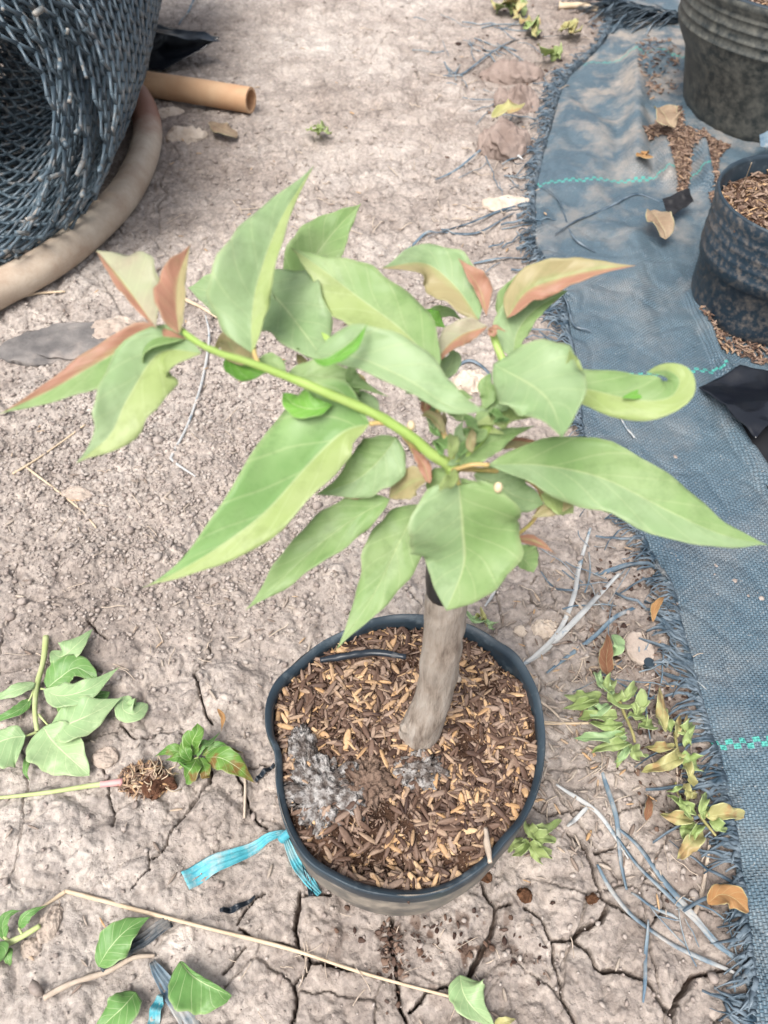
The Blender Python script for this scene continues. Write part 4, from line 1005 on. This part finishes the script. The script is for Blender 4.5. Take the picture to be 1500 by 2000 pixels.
# fine fibres and straw bits
def fibres(name, label, cat, N, blobs, rl, rr, mat, on_mat=False):
    parts = []
    for _ in range(N):
        bx, by, sx, sy = random.choice(blobs); px = random.gauss(bx, sx); py = random.gauss(by, sy); q = P(px, py)
        a = random.uniform(0, 6.28); L = random.uniform(*rl) * (.7 + .5 * q.y); bd = random.gauss(0, .35); x, y = q.x, q.y; pts = []
        for k in range(5):
            z = gh(x, y) + .003 + random.uniform(0, .004); pts.append((x, y, z)); x += math.cos(a + bd * k / 4) * L / 4; y += math.sin(a + bd * k / 4) * L / 4
        parts.append(tube(pts, random.uniform(*rr) * (.7 + .5 * q.y), 5, 8))
    V, F, U = join(parts); o = obj(name, V, F, mat); props(o, label, cat, kind='stuff')
fibres('straw_bits', 'fine tan straw bits and rootlets strewn over the clay', 'straw bits', 240, [(950,200,110,110),(900,420,90,60),(620,430,120,60),(1150,1430,90,160),(1180,60,80,40),(350,1250,200,80),(700,1880,200,60),(250,1000,200,150),(1330,1560,40,120)], (.008,.032), (.0003,.0007), TWIG)
fibres('thread_bits', 'grey plastic thread bits tangled over the clay beside the mat', 'thread bits', 95, [(980,150,70,70),(980,330,50,60),(1000,470,50,40),(960,120,60,50),(1190,1150,50,50),(1290,1330,20,60),(1340,1800,40,50)], (.015,.07), (.0004,.0010), MATF)
def flakes():
    bl = [(1290,1400,30,90),(1340,1560,30,80),(1190,1270,35,40),(990,120,70,60),(1000,260,40,60),(1240,1130,40,40),(860,1840,100,45),(765,1860,14,60),(1180,60,80,40)]
    X = []; Y = []
    for i in range(900):
        bx, by, sx, sy = random.choice(bl); q = P(random.gauss(bx, sx), random.gauss(by, sy)); X.append(q.x); Y.append(q.y)
    X = np.array(X); Y = np.array(Y); n = len(X); L = rng.uniform(.002, .009, n) * (.8 + .5 * Y) * rng.uniform(.5, 1, n)
    scatter('dark_litter', husk_tpl(), np.stack([X, Y, base_h(X, Y) + .003], 1), np.stack([rng.uniform(-.5, .5, n), rng.uniform(-.3, .3, n), rng.uniform(0, 6.3, n)], 1), np.stack([L, L * rng.uniform(1, 3.5, n), L * .5], 1), rng.random(n) ** 2 * .4, HUSK, 'dark brown leaf crumbs littering the clay along the mat and below the pot', 'litter', jitter=.25)
flakes()
# crumpled sheets
def sheet(name, label, cat, poly, z, mat, amp=.012, fr=9, n=34, seed=0, thick=.0012, corners=None, zc=None):
    """four photo corners -> crumpled sheet"""
    q = [np.array(P(p[0], p[1], p[2] if len(p) > 2 else z)) for p in poly]
    V = []; F = []
    for i in range(n + 1):
        for j in range(n + 1):
            a = i / n; b = j / n; p = q[0] * (1 - a) * (1 - b) + q[1] * a * (1 - b) + q[2] * a * b + q[3] * (1 - a) * b
            r = lambda s, k: abs(float(fbm(np.array([p[0] * k + s]), np.array([p[1] * k]), seed + s, 3)[0]))
            p = p + np.array([.004 * r(3, 20), .004 * r(4, 20), amp * (1 - 2 * r(1, fr)) ])
            V.append(p)
    for i in range(n):
        for j in range(n):
            k = i * (n + 1) + j; F.append((k, k + n + 1, k + n + 2, k + 1))
    o = obj(name, V, F, mat); props(o, label, cat)
    m = o.modifiers.new('t', 'SOLIDIFY'); m.thickness = thick
    return o
sheet('plastic_bag', 'glossy black plastic bag corner lying on the mat at the right edge', 'plastic bag', [(1362,764,.022),(1440,724,.03),(1600,745,.04),(1472,864,.04)], .03, PLG, .012, 12, seed=3)
sheet('plastic_bag', 'flat black sheet added as the dark shadow beyond the mat fold at the right edge', 'plastic bag', [(1420,800,.02),(1560,740,.02),(1640,1080,.02),(1520,1000,.022)], .02, TAPE, .002, 12, seed=5)  # no real bag: black sheet stands in for the shadowed gap beside the fold
sheet('plastic_bag', 'glossy black plastic bag behind the mesh roll', 'plastic bag', [(235,40,.02),(430,84,.05),(318,142,.01),(220,135,.01)], .03, PLG, .010, 7, seed=9)
sheet('plastic_flap', 'dusty grey plastic flap folded over the shiny bag behind the roll', 'plastic bag', [(290,50,.055),(400,66,.06),(430,88,.05),(300,72,.06)], .05, PLB, .01, 9, seed=12)
sheet('fabric_scrap', 'small black rubber scrap standing on the mat by the splashed pot', 'scrap', [(1290,395,.035),(1345,370,.05),(1352,400,.03),(1305,428,.03)], .03, TAPE, .006, 30, seed=14)
sheet('plastic_scrap', 'blue-grey plastic scrap behind the splashed pot at right edge', 'scrap', [(1480,270,.05),(1520,255,.06),(1520,300,.04),(1482,292,.04)], .05, MATF, .006, 30, seed=15)
# ragged mat offcut at the top right
def tuft(label, x0, y0, x1, y1, n, L, name='frayed_mat_offcut', parent=None, z=.01):
    parts = []
    for i in range(n):
        f = random.random(); a = P(x0 + (x1 - x0) * f, y0 + (y1 - y0) * f); an = random.gauss(math.pi * .98, .35) if label != 'x' else 0
        l = L * random.uniform(.5, 1.2); wd = random.uniform(.002, .004); bend = random.gauss(0, .5); V = []; F = []
        x, y = a.x, a.y
        zz0 = random.uniform(.002, .03)
        for q in range(6):
            g = q / 5; zq = gh(x, y) + .006 + zz0 * math.sin(g * 3)
            a2 = an + bend * g; V += [(x - math.sin(a2) * -wd, y - math.cos(a2) * wd, zq), (x + math.sin(a2) * -wd, y + math.cos(a2) * wd, zq + wd)]
            x += math.cos(a2) * l / 5; y += math.sin(a2) * l / 5
            if q: F.append((2 * q - 2, 2 * q - 1, 2 * q + 1, 2 * q))
        parts.append((V, F, [(0, 0)] * len(V)))
    V, F, U = join(parts); o = obj(name, V, F, MATD, parent); props(o, label, 'mat offcut')
    m = o.modifiers.new('t', 'SOLIDIFY'); m.thickness = .0006
tuft('dark frayed offcut of weed mat at the top edge left of the dusty pot', 1200, 20, 1340, 55, 150, .13)

# ------------------------------------------------------------------ mesh roll, hoses
def mesh_roll():
    cx, cy, Ro, Ri, turns = -.596, 1.035, .240, .160, 5.0
    root = thing('mesh_roll', 'thick roll of black plastic diamond mesh lying on its side at top left', 'mesh roll', (cx, cy, 0))
    cw, ph = .040, .0175
    th = 0; nodes = []
    tot = 2 * math.pi * turns
    phis = []
    while th < tot:
        r = Ri + (Ro - Ri) * th / tot; phis.append((th, r)); th += cw / r
    ncol = len(phis); rows = 60
    def pos(i2, j):
        # i2 in half cells
        i = i2 / 2; k = min(int(i), ncol - 2); f = i - k; t = phis[k][0] * (1 - f) + phis[k + 1][0] * f; r = phis[k][1] * (1 - f) + phis[k + 1][1] * f
        lay = t / (2 * math.pi)
        y0 = .03 * math.sin(t * 1.0 + 1) + .015 * math.sin(lay * 7) + .012 * math.sin(t * 5)
        y = cy + y0 + j * ph + random.uniform(-.002, .002) + .016 * (lay - 2)
        rr = r + .007 * math.sin(t * 3.3 + lay * 3 + j * .12) + random.uniform(-.002, .002)
        rr *= 1 - .05 * abs(math.sin(t))
        a = t + 1.2
        return np.array([cx + rr * math.cos(a) * 1.0 - (y - cy) * .065, y, Ro - .004 + rr * math.sin(a) * .97])
    N = {}
    for j in range(rows):
        for i in range(ncol - 1):
            N[(i, j)] = pos(2 * i + (j % 2), j)
    V = []; F = []
    def strand(a, b, r0, r1):
        d = b - a; L = np.linalg.norm(d); d = d / L
        u = np.cross(d, [0.1, .9, .2]); u /= np.linalg.norm(u); v = np.cross(d, u)
        o = len(V); mid = (a + b) / 2
        for c, r in ((a, r1), (mid, r0), (b, r1)):
            for k in range(5):
                an = k * 2 * math.pi / 5; V.append(c + r * (u * math.cos(an) + v * math.sin(an)))
        for s in (0, 5):
            for k in range(5):
                k2 = (k + 1) % 5; F.append((o + s + k, o + s + k2, o + s + 5 + k2, o + s + 5 + k))
        F.append(tuple(o + k for k in range(5))[::-1]); F.append(tuple(o + 10 + k for k in range(5)))
    for j in range(rows - 1):
        for i in range(ncol - 1):
            a = N[(i, j)]
            for di in ((0, -1) if j % 2 == 0 else (0, 1)):
                b = N.get((i + di, j + 1))
                if b is None: continue
                strand(a, b, random.uniform(.0017, .0026), random.uniform(.0025, .0038))
    nf = len(F)
    for i in range(ncol - 1):
        if random.random() < .6:
            a = N[(i, 0)]; strand(a, a + np.array([random.uniform(-.01, .01), -random.uniform(.006, .028), random.uniform(-.01, .01)]), random.uniform(.002, .004), random.uniform(.002, .004))
    # dirt clings to some of the strand ends
    mi = [1 if (k >= nf and random.random() < .35) else 0 for k in range(len(F))]
    obj('net', V, F, [NETM, simple('dusty_strand', (.10, .13, .15), (.30, .28, .25), 60, .6, .3)], root, smooth=True, mi=mi)
mesh_roll()
def hose(pts, r, mat, name, label, n=80, stain=None):
    Q = []
    for p in pts:
        q = P(p[0], p[1], r + .004 if len(p) < 3 else p[2]); Q.append(tuple(q))
    t = thing(name, label, 'hose', (Q[0][0], Q[0][1], 0))
    V, F, U = tube(Q, r, 28, n, False); obj('tube', V, F, mat, t)
    V, F, U = tube(Q[::-1], r * .80, 28, n, False); obj('inner_wall', V, F, mat, t)
    A = catmull(Q, n)
    for e, s in ((0, 1), (n, -1)):
        d = A[e] - A[e + s]; d /= np.linalg.norm(d); u = np.cross(d, [0, 0, 1.]); u /= np.linalg.norm(u); v = np.cross(d, u); V = []; F = []
        for k in range(28):
            a = k * 2 * math.pi / 28; V += [A[e] + r * (u * math.cos(a) + v * math.sin(a)), A[e] + r * .8 * (u * math.cos(a) + v * math.sin(a))]
        for k in range(28):
            k2 = (k + 1) % 28; F.append((2 * k, 2 * k2, 2 * k2 + 1, 2 * k + 1))
        obj('cut_face', V, F, mat, t)
def hosemat():
    m, t, b = newmat('stained_hose'); n = NT(t); co = n.n('ShaderNodeTexCoord').outputs['Object']
    f = n.noise(co, 13, 8, .65); col = n.ramp(f, [(.35, (.36, .27, .20)), (.65, (.54, .47, .38))])
    g = n.n('ShaderNodeNewGeometry'); vd = n.n('ShaderNodeVectorMath', operation='DISTANCE'); n.l(g.outputs['Position'], vd.inputs[0]); vd.inputs[1].default_value = tuple(P(262, 200, .05))
    s = n.math('ADD', vd.outputs['Value'], n.math('MULTIPLY', f, .12)); sm = n.ramp(s, [(.12, (1, 1, 1)), (.22, (0, 0, 0))]); col = n.mix(n.math('MULTIPLY', sm, .8), col, (.22, .08, .05))
    n.l(col, b.inputs['Base Color']); b.inputs['Roughness'].default_value = .6
    n.l(n.bump(n.noise(co, 240, 2), .35, .001), b.inputs['Normal']); return m
hose([(-200,660),(-80,605),(0,563),(90,515),(170,455),(238,385),(278,310),(288,245),(268,190),(225,150)], .026, hosemat(), 'garden_hose', 'thick beige hose curving on the ground round the mesh roll', 110)
hose([(200,150),(280,163),(380,178),(490,196)], .0235, HOSEO, 'hose_offcut', 'orange-tan cut hose end pointing right beside the mesh roll', 40)

# ------------------------------------------------------------------ stones
ROCKS = [
 ('dark flat slate-grey rock at left below the hose', 118, 672, .082, .040, .018, ROCKD, .25, 21, True),
 ('pale rock hugging the right end of the dark slate rock', 225, 650, .035, .03, .012, ROCK, .3, 22, False),
 ('knobbly pale clod below the cut hose', 368, 268, .042, .026, .016, ROCKP, .1, 23, False),
 ('small pale clod between the cut hose and the knobbly clod', 330, 225, .03, .012, .012, ROCKP, .4, 24, False),
 ('purple-brown stone near the mat edge at top', 985, 285, .050, .044, .032, ROCKB, .3, 25, False),
 ('second brown stone above the purple-brown one, touching the fringe', 1010, 205, .045, .035, .030, ROCKB, -.2, 26, False),
 ('low brown stone under the threads at top', 1000, 150, .06, .035, .026, ROCKB, 0, 27, False),
 ('pinkish round stone ringed by a dark thread', 918, 748, .022, .020, .014, ROCKP, .1, 28, False),
 ('pale stone right of the pot near the pale threads', 1068, 1232, .016, .011, .011, ROCKP, .1, 29, False),
 ('tiny pale round stone left of the pale stone near the pot', 1016, 1233, .0065, .0065, .005, ROCKP, .1, 30, False),
 ('smooth grey stone beside the lower left sprig', 98, 1806, .0085, .014, .008, ROCK, -.2, 31, False),
 ('small grey stone below the smooth grey stone at lower left', 62, 1852, .008, .008, .006, ROCK, .2, 32, False),
 ('squarish pale stone on clay by the mat, right of the lone dark thread', 1248, 1268, .014, .018, .008, ROCK, .1, 33, True),
 ('grey oval stone on the gravel at left', 152, 967, .018, .010, .008, ROCK, -.1, 34, False),
 ('pale lump of clay between the mat and the dark threads', 985, 400, .04, .02, .012, ROCKP, 0, 35, False),
 ('grey stone in the gravel below the big lower left leaf', 205, 1480, .012, .010, .006, ROCK, 0, 36, False),
]
for lab, px, py, rx, ry, h, m, an, sd, fl in ROCKS:
    q = P(px, py); g = gh(q.x, q.y)
    lump('stone', lab, 'stone', px, py, g + h * .12, rx, ry, h, m, an, sd, .85 if h > .009 else .6, sub=5, group='loose stones and clods on the clay', flat=fl, freq=1.6)
c = P(1267, 1293, .012); V, F, U = tube([(c.x, c.y, .006), (c.x + .0004, c.y - .0006, .0125)], .0052, 28, 2)
o = obj('rubber_plug', V, F, RIMM, smooth=False); props(o, 'small round black plug disc on the litter beside the mat fringe', 'plug')
for i, (px, py, s, lab) in enumerate([(948, 1711, .006, 'tiny dark brown seed cup right under the pot rim'), (1025, 1748, .006, 'dark brown crumb on clay right of the seed cup'), (1157, 1757, .005, 'lone dark brown crumb on a clay plate near a crack')]):
    q = P(px, py); lump('seed_crumb', lab, 'crumb', px, py, gh(q.x, q.y) + .002, s, s * .9, s * .6, CRUMB, 0, 50 + i, 1.0, sub=3, group='dark crumbs below the pot')

# ------------------------------------------------------------------ ground foliage
def gz(px, py): q = P(px, py); return gh(q.x, q.y)
def cluster(name, label, cat, c, leaves, stems, stemmat, group=None, extra=None):
    z0 = gz(*c); q = P(*c); t = thing(name, label, cat, (q.x, q.y, z0), group)
    for pts, r in stems:
        Q = []
        for p in pts:
            zz = gz(p[0], p[1]) + (p[2] if len(p) > 2 else .006); Q.append(tuple(P(p[0], p[1], zz)))
        V, F, U = tube(Q, list(np.linspace(r, r * .7, len(Q))), 8, len(Q) * 6, True, .1); obj('stem', V, F, stemmat, t)
    for L in leaves:
        mid, wl, wr, h0, h1, mat = L[:6]; kw = L[6] if len(L) > 6 else {}
        k = len(mid) - 1
        mp_ = [(p[0], p[1], gz(p[0], p[1]) + h0 + (h1 - h0) * i / k + .008 * math.sin(math.pi * i / k) * kw.get('arch', 1)) for i, p in enumerate(mid)]
        kw2 = {a: b for a, b in kw.items() if a != 'arch'}; kw2.setdefault('drape', True); kw2.setdefault('up', 2.5); kw2.setdefault('fold', .14)
        leaf(t, mp_, wl, wr, mat=mat, **kw2)
    return t
cluster('cut_sprig', 'cut leafy green sprig with broad pale leaves lying on clay at left edge', 'sprig', (72, 1440), [
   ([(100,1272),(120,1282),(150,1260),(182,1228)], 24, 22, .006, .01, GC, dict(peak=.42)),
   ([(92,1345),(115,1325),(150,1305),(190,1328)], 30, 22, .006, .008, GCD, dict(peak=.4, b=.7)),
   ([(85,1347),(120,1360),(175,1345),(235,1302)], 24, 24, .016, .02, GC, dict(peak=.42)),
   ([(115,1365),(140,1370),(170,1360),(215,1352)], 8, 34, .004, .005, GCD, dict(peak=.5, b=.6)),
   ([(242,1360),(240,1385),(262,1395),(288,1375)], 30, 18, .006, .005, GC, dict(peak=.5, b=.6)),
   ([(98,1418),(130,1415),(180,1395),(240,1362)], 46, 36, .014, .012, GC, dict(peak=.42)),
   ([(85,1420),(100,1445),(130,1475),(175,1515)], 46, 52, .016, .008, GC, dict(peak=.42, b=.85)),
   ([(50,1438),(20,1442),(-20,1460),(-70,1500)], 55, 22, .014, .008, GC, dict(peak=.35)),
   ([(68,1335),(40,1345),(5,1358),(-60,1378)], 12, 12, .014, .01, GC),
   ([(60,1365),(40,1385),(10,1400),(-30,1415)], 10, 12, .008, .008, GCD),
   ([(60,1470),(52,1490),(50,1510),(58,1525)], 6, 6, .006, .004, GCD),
 ], [([(90,1243,.008),(85,1290,.01),(72,1340,.012),(68,1390,.012),(75,1440,.01)], .0030), ([(70,1335,.012),(60,1362,.01),(45,1385,.008)], .0012), ([(75,1395,.01),(95,1418,.012)], .0012), ([(72,1430,.01),(50,1438,.012)], .0014), ([(80,1345,.012),(92,1347,.014)], .001), ([(70,1440,.01),(60,1455,.01),(52,1490,.006)], .001)], STEMP)
# uprooted weed with a ball of husks
q = P(290, 1530); wd_ = thing('uprooted_weed', 'uprooted weed with pale stalk and brown husky root ball at left', 'weed', (q.x, q.y, gz(290, 1530)))
Q = [tuple(P(x, y, gz(x, y) + .006)) for x, y in ((-80,1566),(0,1558),(90,1548),(180,1534),(235,1528))]
V, F, U = tube(Q, [.0014, .0016, .002, .0024, .0028], 8, 40); obj('stem', V, F, STEMP, wd_)
Q = [tuple(P(x, y, gz(x, y) + .007)) for x, y in ((196,1532),(215,1530),(240,1527))]; V, F, U = tube(Q, [.0028, .0031, .0034], 8, 10); obj('stem_base', V, F, simple('pink_stem', (.45, .2, .22), (.55, .32, .3), 60, .5, .2), wd_)
lump('root_core', None, None, 290, 1527, gz(290, 1527) + .006, .020, .013, .010, simple('root_soil', (.06, .03, .02), (.16, .08, .05), 90, .95, 1, .003, .1), 0, 61, 1.2, sub=4, parent=wd_, freq=3)
n = 260; th = rng.uniform(0, 6.3, n); rr = np.sqrt(rng.random(n)); cc = np.array(P(288, 1530, 0)[:2])
X = cc[0] + .024 * rr * np.cos(th); Y = cc[1] + .016 * rr * np.sin(th); L = rng.uniform(.006, .013, n)
scatter('root_husks', husk_tpl(), np.stack([X, Y, base_h(X, Y) + .004 + .012 * (1 - rr ** 2)], 1), np.stack([rng.uniform(-1, 1, n), rng.normal(0, .5, n), rng.uniform(0, 6.3, n)], 1), np.stack([L, L * .8, L * .8], 1), np.clip(rng.beta(2, 1.8, n), 0, 1), HUSK, None, None, parent=wd_)
pr = []
for i in range(26):
    x, y = random.uniform(245, 330), random.uniform(1500, 1545); a = random.uniform(-1.2, 1.6); l = random.uniform(15, 38)
    pr.append(tube([tuple(P(x, y, gz(x, y) + .012)), tuple(P(x + l * .5 * math.cos(a), y - l * .5 * math.sin(a), gz(x, y) + random.uniform(.008, .022))), tuple(P(x + l * math.cos(a + .4), y - l * math.sin(a + .4), gz(x, y) + .006))], .0005, 5, 8))
V, F, U = join(pr); obj('rootlets', V, F, STRAW, wd_)
cluster('seedling', 'small dark green leafy seedling lying between root ball and pot', 'seedling', (385, 1478), [
   ([(380,1475),(375,1450),(385,1430),(385,1412)], 18, 22, .014, .03, GS, dict(peak=.4, fold=.5)),
   ([(378,1480),(350,1468),(325,1468),(302,1478)], 10, 14, .01, .006, GS),
   ([(372,1486),(362,1465),(365,1450),(372,1447)], 12, 12, .014, .02, GS),
   ([(385,1480),(375,1500),(368,1510),(362,1520)], 20, 24, .012, .005, GS, dict(peak=.5, b=.7)),
   ([(392,1480),(400,1500),(402,1515),(405,1520)], 12, 14, .012, .004, GS),
   ([(395,1475),(420,1460),(445,1465),(475,1470)], 12, 12, .012, .006, GS),
   ([(400,1480),(430,1480),(465,1500),(498,1530)], 24, 22, .012, .004, GS, dict(peak=.4)),
   ([(385,1478),(395,1455),(410,1450),(430,1430)], 8, 8, .014, .01, GCD),
   ([(375,1488),(352,1478),(340,1480),(322,1485)], 12, 8, .012, .012, GS),
  ], [([(350,1500,.005),(370,1488,.01),(388,1478,.013)], .0013)], STEMP)
cluster('small_sprig', 'curling green sprig with cut stem at lower left edge', 'sprig', (30, 1835), [
   ([(8,1835),(5,1805),(18,1785),(42,1778)], 10, 12, .008, .014, GCD, dict(fold=.5)),
   ([(38,1812),(45,1792),(65,1778),(92,1768)], 6, 14, .01, .012, GCD),
   ([(18,1852),(15,1865),(17,1878),(20,1886)], 9, 9, .008, .005, GCD),
   ([(0,1840),(-10,1860),(-30,1880),(-60,1900)], 20, 20, .008, .005, GCD),
  ], [([(-40,1868,.006),(10,1845,.008),(45,1828,.01),(78,1808,.012)], .0030), ([(20,1842,.008),(0,1820,.01),(-6,1800,.012)], .0014), ([(45,1828,.01),(36,1812,.012)], .0012)], STEMP)
# fallen green leaves
def fallen(label, mid, wl, wr, h0, h1, mat, **kw):
    c = mid[1]; k = len(mid) - 1
    arch = kw.pop('arch', 1)
    mp_ = [(p[0], p[1], gz(p[0], p[1]) + h0 + (h1 - h0) * i / k + .008 * math.sin(math.pi * i / k) * arch) for i, p in enumerate(mid)]
    kw.setdefault('drape', True); kw.setdefault('up', 2.5)
    name = kw.pop('name', 'fallen_leaf')
    mat2 = kw.pop('mat2', None)
    V, F, UV, mi = leafgeo(mp_, wl, wr, **kw); o = obj(name, V, F, [mat] if mat2 is None else [mat, mat2], uv=UV, mi=None if mat2 is None else mi)
    m = o.modifiers.new('t', 'SOLIDIFY'); m.thickness = .0004
    return props(o, label, 'leaf', 'fallen leaves lying on the ground')
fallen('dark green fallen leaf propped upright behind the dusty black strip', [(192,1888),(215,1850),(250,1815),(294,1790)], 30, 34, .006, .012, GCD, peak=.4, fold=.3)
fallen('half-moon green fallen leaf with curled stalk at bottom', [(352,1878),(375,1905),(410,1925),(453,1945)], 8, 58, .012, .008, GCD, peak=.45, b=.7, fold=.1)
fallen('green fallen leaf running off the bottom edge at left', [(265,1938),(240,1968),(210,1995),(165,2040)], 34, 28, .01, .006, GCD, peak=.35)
fallen('pale green fallen leaf at bottom edge below the pot', [(898,1905),(905,1940),(925,1970),(970,2010)], 45, 30, .01, .005, GC, peak=.4)
fallen('yellow tip of a fallen leaf at the bottom edge right of the pale green one', [(965,2006),(980,1998),(995,1994),(1008,1990)], 10, 8, .005, .006, GY)
fallen('papery beige dry leaf right of the knobbly clod', [(410,238),(430,250),(445,258),(465,264)], 11, 13, .01, .006, GD, peak=.5, b=.7)
fallen('orange-brown dry leaf at the mat edge at lower right', [(1382,1765),(1405,1748),(1435,1755),(1462,1782)], 20, 20, .02, .016, GDO, peak=.5, b=.7, wave=.6, fold=.5)
fallen('curled tan dry leaf resting against the large dusty pot', [(1288,210),(1298,225),(1305,240),(1318,250)], 20, 18, .05, .05, GD, peak=.5, b=.7, wave=.3, fold=.6, drape=False)
fallen('crumpled beige dry leaf below the rubber scrap on the mat', [(1270,412),(1285,430),(1298,450),(1300,468)], 17, 20, .035, .03, GD, peak=.5, b=.7, wave=.35, fold=.7, drape=False)
fallen('tiny orange dry leaf fleck on the husk litter', [(1250,300),(1256,303),(1262,305),(1268,303)], 7, 7, .035, .035, GDO, peak=.5, b=.6, drape=False)
fallen('long brown rolled dry leaf standing above the shrivelled plant', [(1188,1318),(1184,1290),(1188,1260),(1186,1235)], 16, 12, .008, .02, GDB, peak=.35, fold=.7)
fallen('pale green scrap of leaf behind the brown rolled leaf', [(1196,1240),(1205,1255),(1205,1265),(1196,1275)], 14, 8, .014, .012, GC, peak=.5, b=.6)
fallen('slim brown dry leaf left of the lowest wilted sprig', [(1262,1602),(1266,1585),(1268,1568),(1266,1552)], 8, 8, .008, .008, GDB, peak=.4)
fallen('thin brown leaf curl caught in the fringe', [(1275,1215),(1278,1190),(1288,1175),(1298,1165)], 8, 8, .01, .012, GDO, peak=.4, fold=.6)
fallen('buff leaf lying over the thin thread at top', [(960,230),(980,215),(1000,208),(1012,205)], 10, 12, .03, .03, GY, peak=.5, b=.6)
fallen('bent tan straw leaf beside the seedling', [(425,1384),(435,1400),(435,1412),(432,1428)], 5, 5, .006, .006, GDO)
# wilted plants
def wilt(label, c, spec, mats, group='wilted uprooted weeds', stems=None, name='wilted_weed', arch=1.2):
    lv = []
    for i, (x0, y0, x1, y1, w) in enumerate(spec):
        mx, my = (x0 + x1) / 2 + random.uniform(-6, 6), (y0 + y1) / 2 + random.uniform(-6, 6)
        w *= .85; lv.append(([(x0, y0), (mx, my), (x1, y1)], w, w * random.uniform(.5, 1.0), random.uniform(.012, .022), random.uniform(.004, .012), mats[i % len(mats)], dict(fold=random.uniform(.5, 1.1), foldr=random.uniform(-.2, .9), wave=1.0, peak=.38, b=1.15, arch=arch)))
    return cluster(name, label, 'weed', c, lv, stems or [([(c[0], c[1] - 12, .008), c + (.008,), (c[0] + 6, c[1] + 14, .006)], .0010)], WST, group)
wilt('shrivelled green weed with many folded leaves between pot and mat', (1215, 1410), [(1175,1355,1100,1358,16),(1170,1368,1098,1385,15),(1180,1345,1162,1312,10),(1180,1350,1196,1330,16),(1195,1355,1212,1375,16),(1215,1370,1244,1342,14),(1188,1375,1164,1390,14),(1205,1400,1128,1405,14),(1215,1412,1150,1412,15),(1220,1424,1175,1432,14),(1225,1440,1120,1442,14),(1228,1450,1155,1470,15),(1235,1455,1204,1500,13),(1240,1455,1250,1486,12),(1225,1450,1200,1490,10),(1240,1395,1252,1400,14),(1252,1412,1274,1415,16),(1240,1380,1262,1360,9),(1200,1350,1175,1330,12),(1232,1375,1252,1398,12)], [GW, GW, GC, GW],
     stems=[([(1205,1355,.014), (1218,1390,.016), (1235,1430,.016), (1240,1450,.012)], .0018)])
wilt('yellowed wilted weed curled against the mat, right of the shrivelled green weed', (1330, 1470), [(1300,1430,1288,1342,16),(1310,1430,1298,1380,15),(1322,1440,1330,1400,12),(1318,1455,1258,1460,12),(1335,1430,1352,1410,14),(1330,1480,1252,1508,16),(1330,1470,1300,1480,14),(1330,1475,1362,1500,18),(1338,1490,1355,1540,10),(1345,1440,1342,1395,8),(1340,1455,1358,1415,10)], [GY, GW, GY],
     stems=[([(1318,1430,.014), (1325,1470,.014), (1345,1510,.012), (1358,1552,.008)], .0015)])
wilt('wilted green and brown sprig lowest along the mat edge', (1370, 1600), [(1360,1590,1302,1552,14),(1355,1600,1288,1590,16),(1350,1600,1330,1560,10),(1368,1590,1380,1550,12),(1378,1595,1454,1598,18),(1385,1605,1420,1620,12),(1368,1612,1345,1645,10),(1372,1622,1322,1678,18),(1350,1605,1335,1640,12),(1375,1600,1385,1570,10)], [GW, GY, GW],
     stems=[([(1365,1590,.014), (1380,1610,.014), (1398,1632,.012)], .0016)])
wilt('limp lime green sprig tucked under the lower right pot rim', (1035, 1640), [(1030,1635,1098,1602,16),(1025,1640,992,1665,12),(1040,1640,1085,1645,16),(1035,1645,1055,1682,16),(1030,1640,1000,1672,12),(1045,1635,1030,1610,12),(1035,1650,1078,1670,10)], [GW, GL])
wilt('tiny pale green weed just behind the pot rim right of the trunk', (945, 1210), [(942,1212,906,1190,10),(945,1212,930,1208,8),(945,1215,962,1232,6)], [GC, GY])
wilt('faded yellow-green weed nearest the top edge left of the offcut', (1000, 12), [(1000,12,958,5,10),(1000,12,968,25,10),(1000,14,1010,30,9),(1000,10,1025,2,9),(1000,10,990,-6,10),(1002,12,1028,18,8)], [GY, GW])
wilt('small yellow weed right below the topmost faded weed', (1040, 50), [(1040,50,1020,38,7),(1040,50,1060,60,8),(1040,50,1045,68,7),(1040,50,1030,58,7),(1040,50,1052,40,6)], [GY, GW])
wilt('tiny lime weed at the frayed mat corner by the turquoise line', (1078, 105), [(1078,105,1062,102,8),(1078,105,1090,112,8),(1078,105,1085,97,7)], [GL])
wilt('yellowish weed scrap near the frayed offcut at top', (1115, 55), [(1115,55,1098,52,8),(1115,55,1135,62,9),(1115,55,1120,45,7)], [GY])
wilt('small flat green star-shaped weed on bare clay at top centre', (622, 257), [(622,257,596,252,4),(622,257,612,248,4),(622,257,640,250,4),(622,257,648,262,4),(622,257,620,265,3)], [GL])
wilt('tiny green shoots in the fringe near the red leaf', (1080, 1090), [(1305,1480,1290,1470,3)], [GW]) if False else None
wilt('grey-green wilted shoots below the yellowed weed at the mat edge', (1320, 1540), [(1335,1532,1362,1560,8),(1330,1535,1300,1548,6),(1340,1540,1340,1570,7)], [GY, GW])
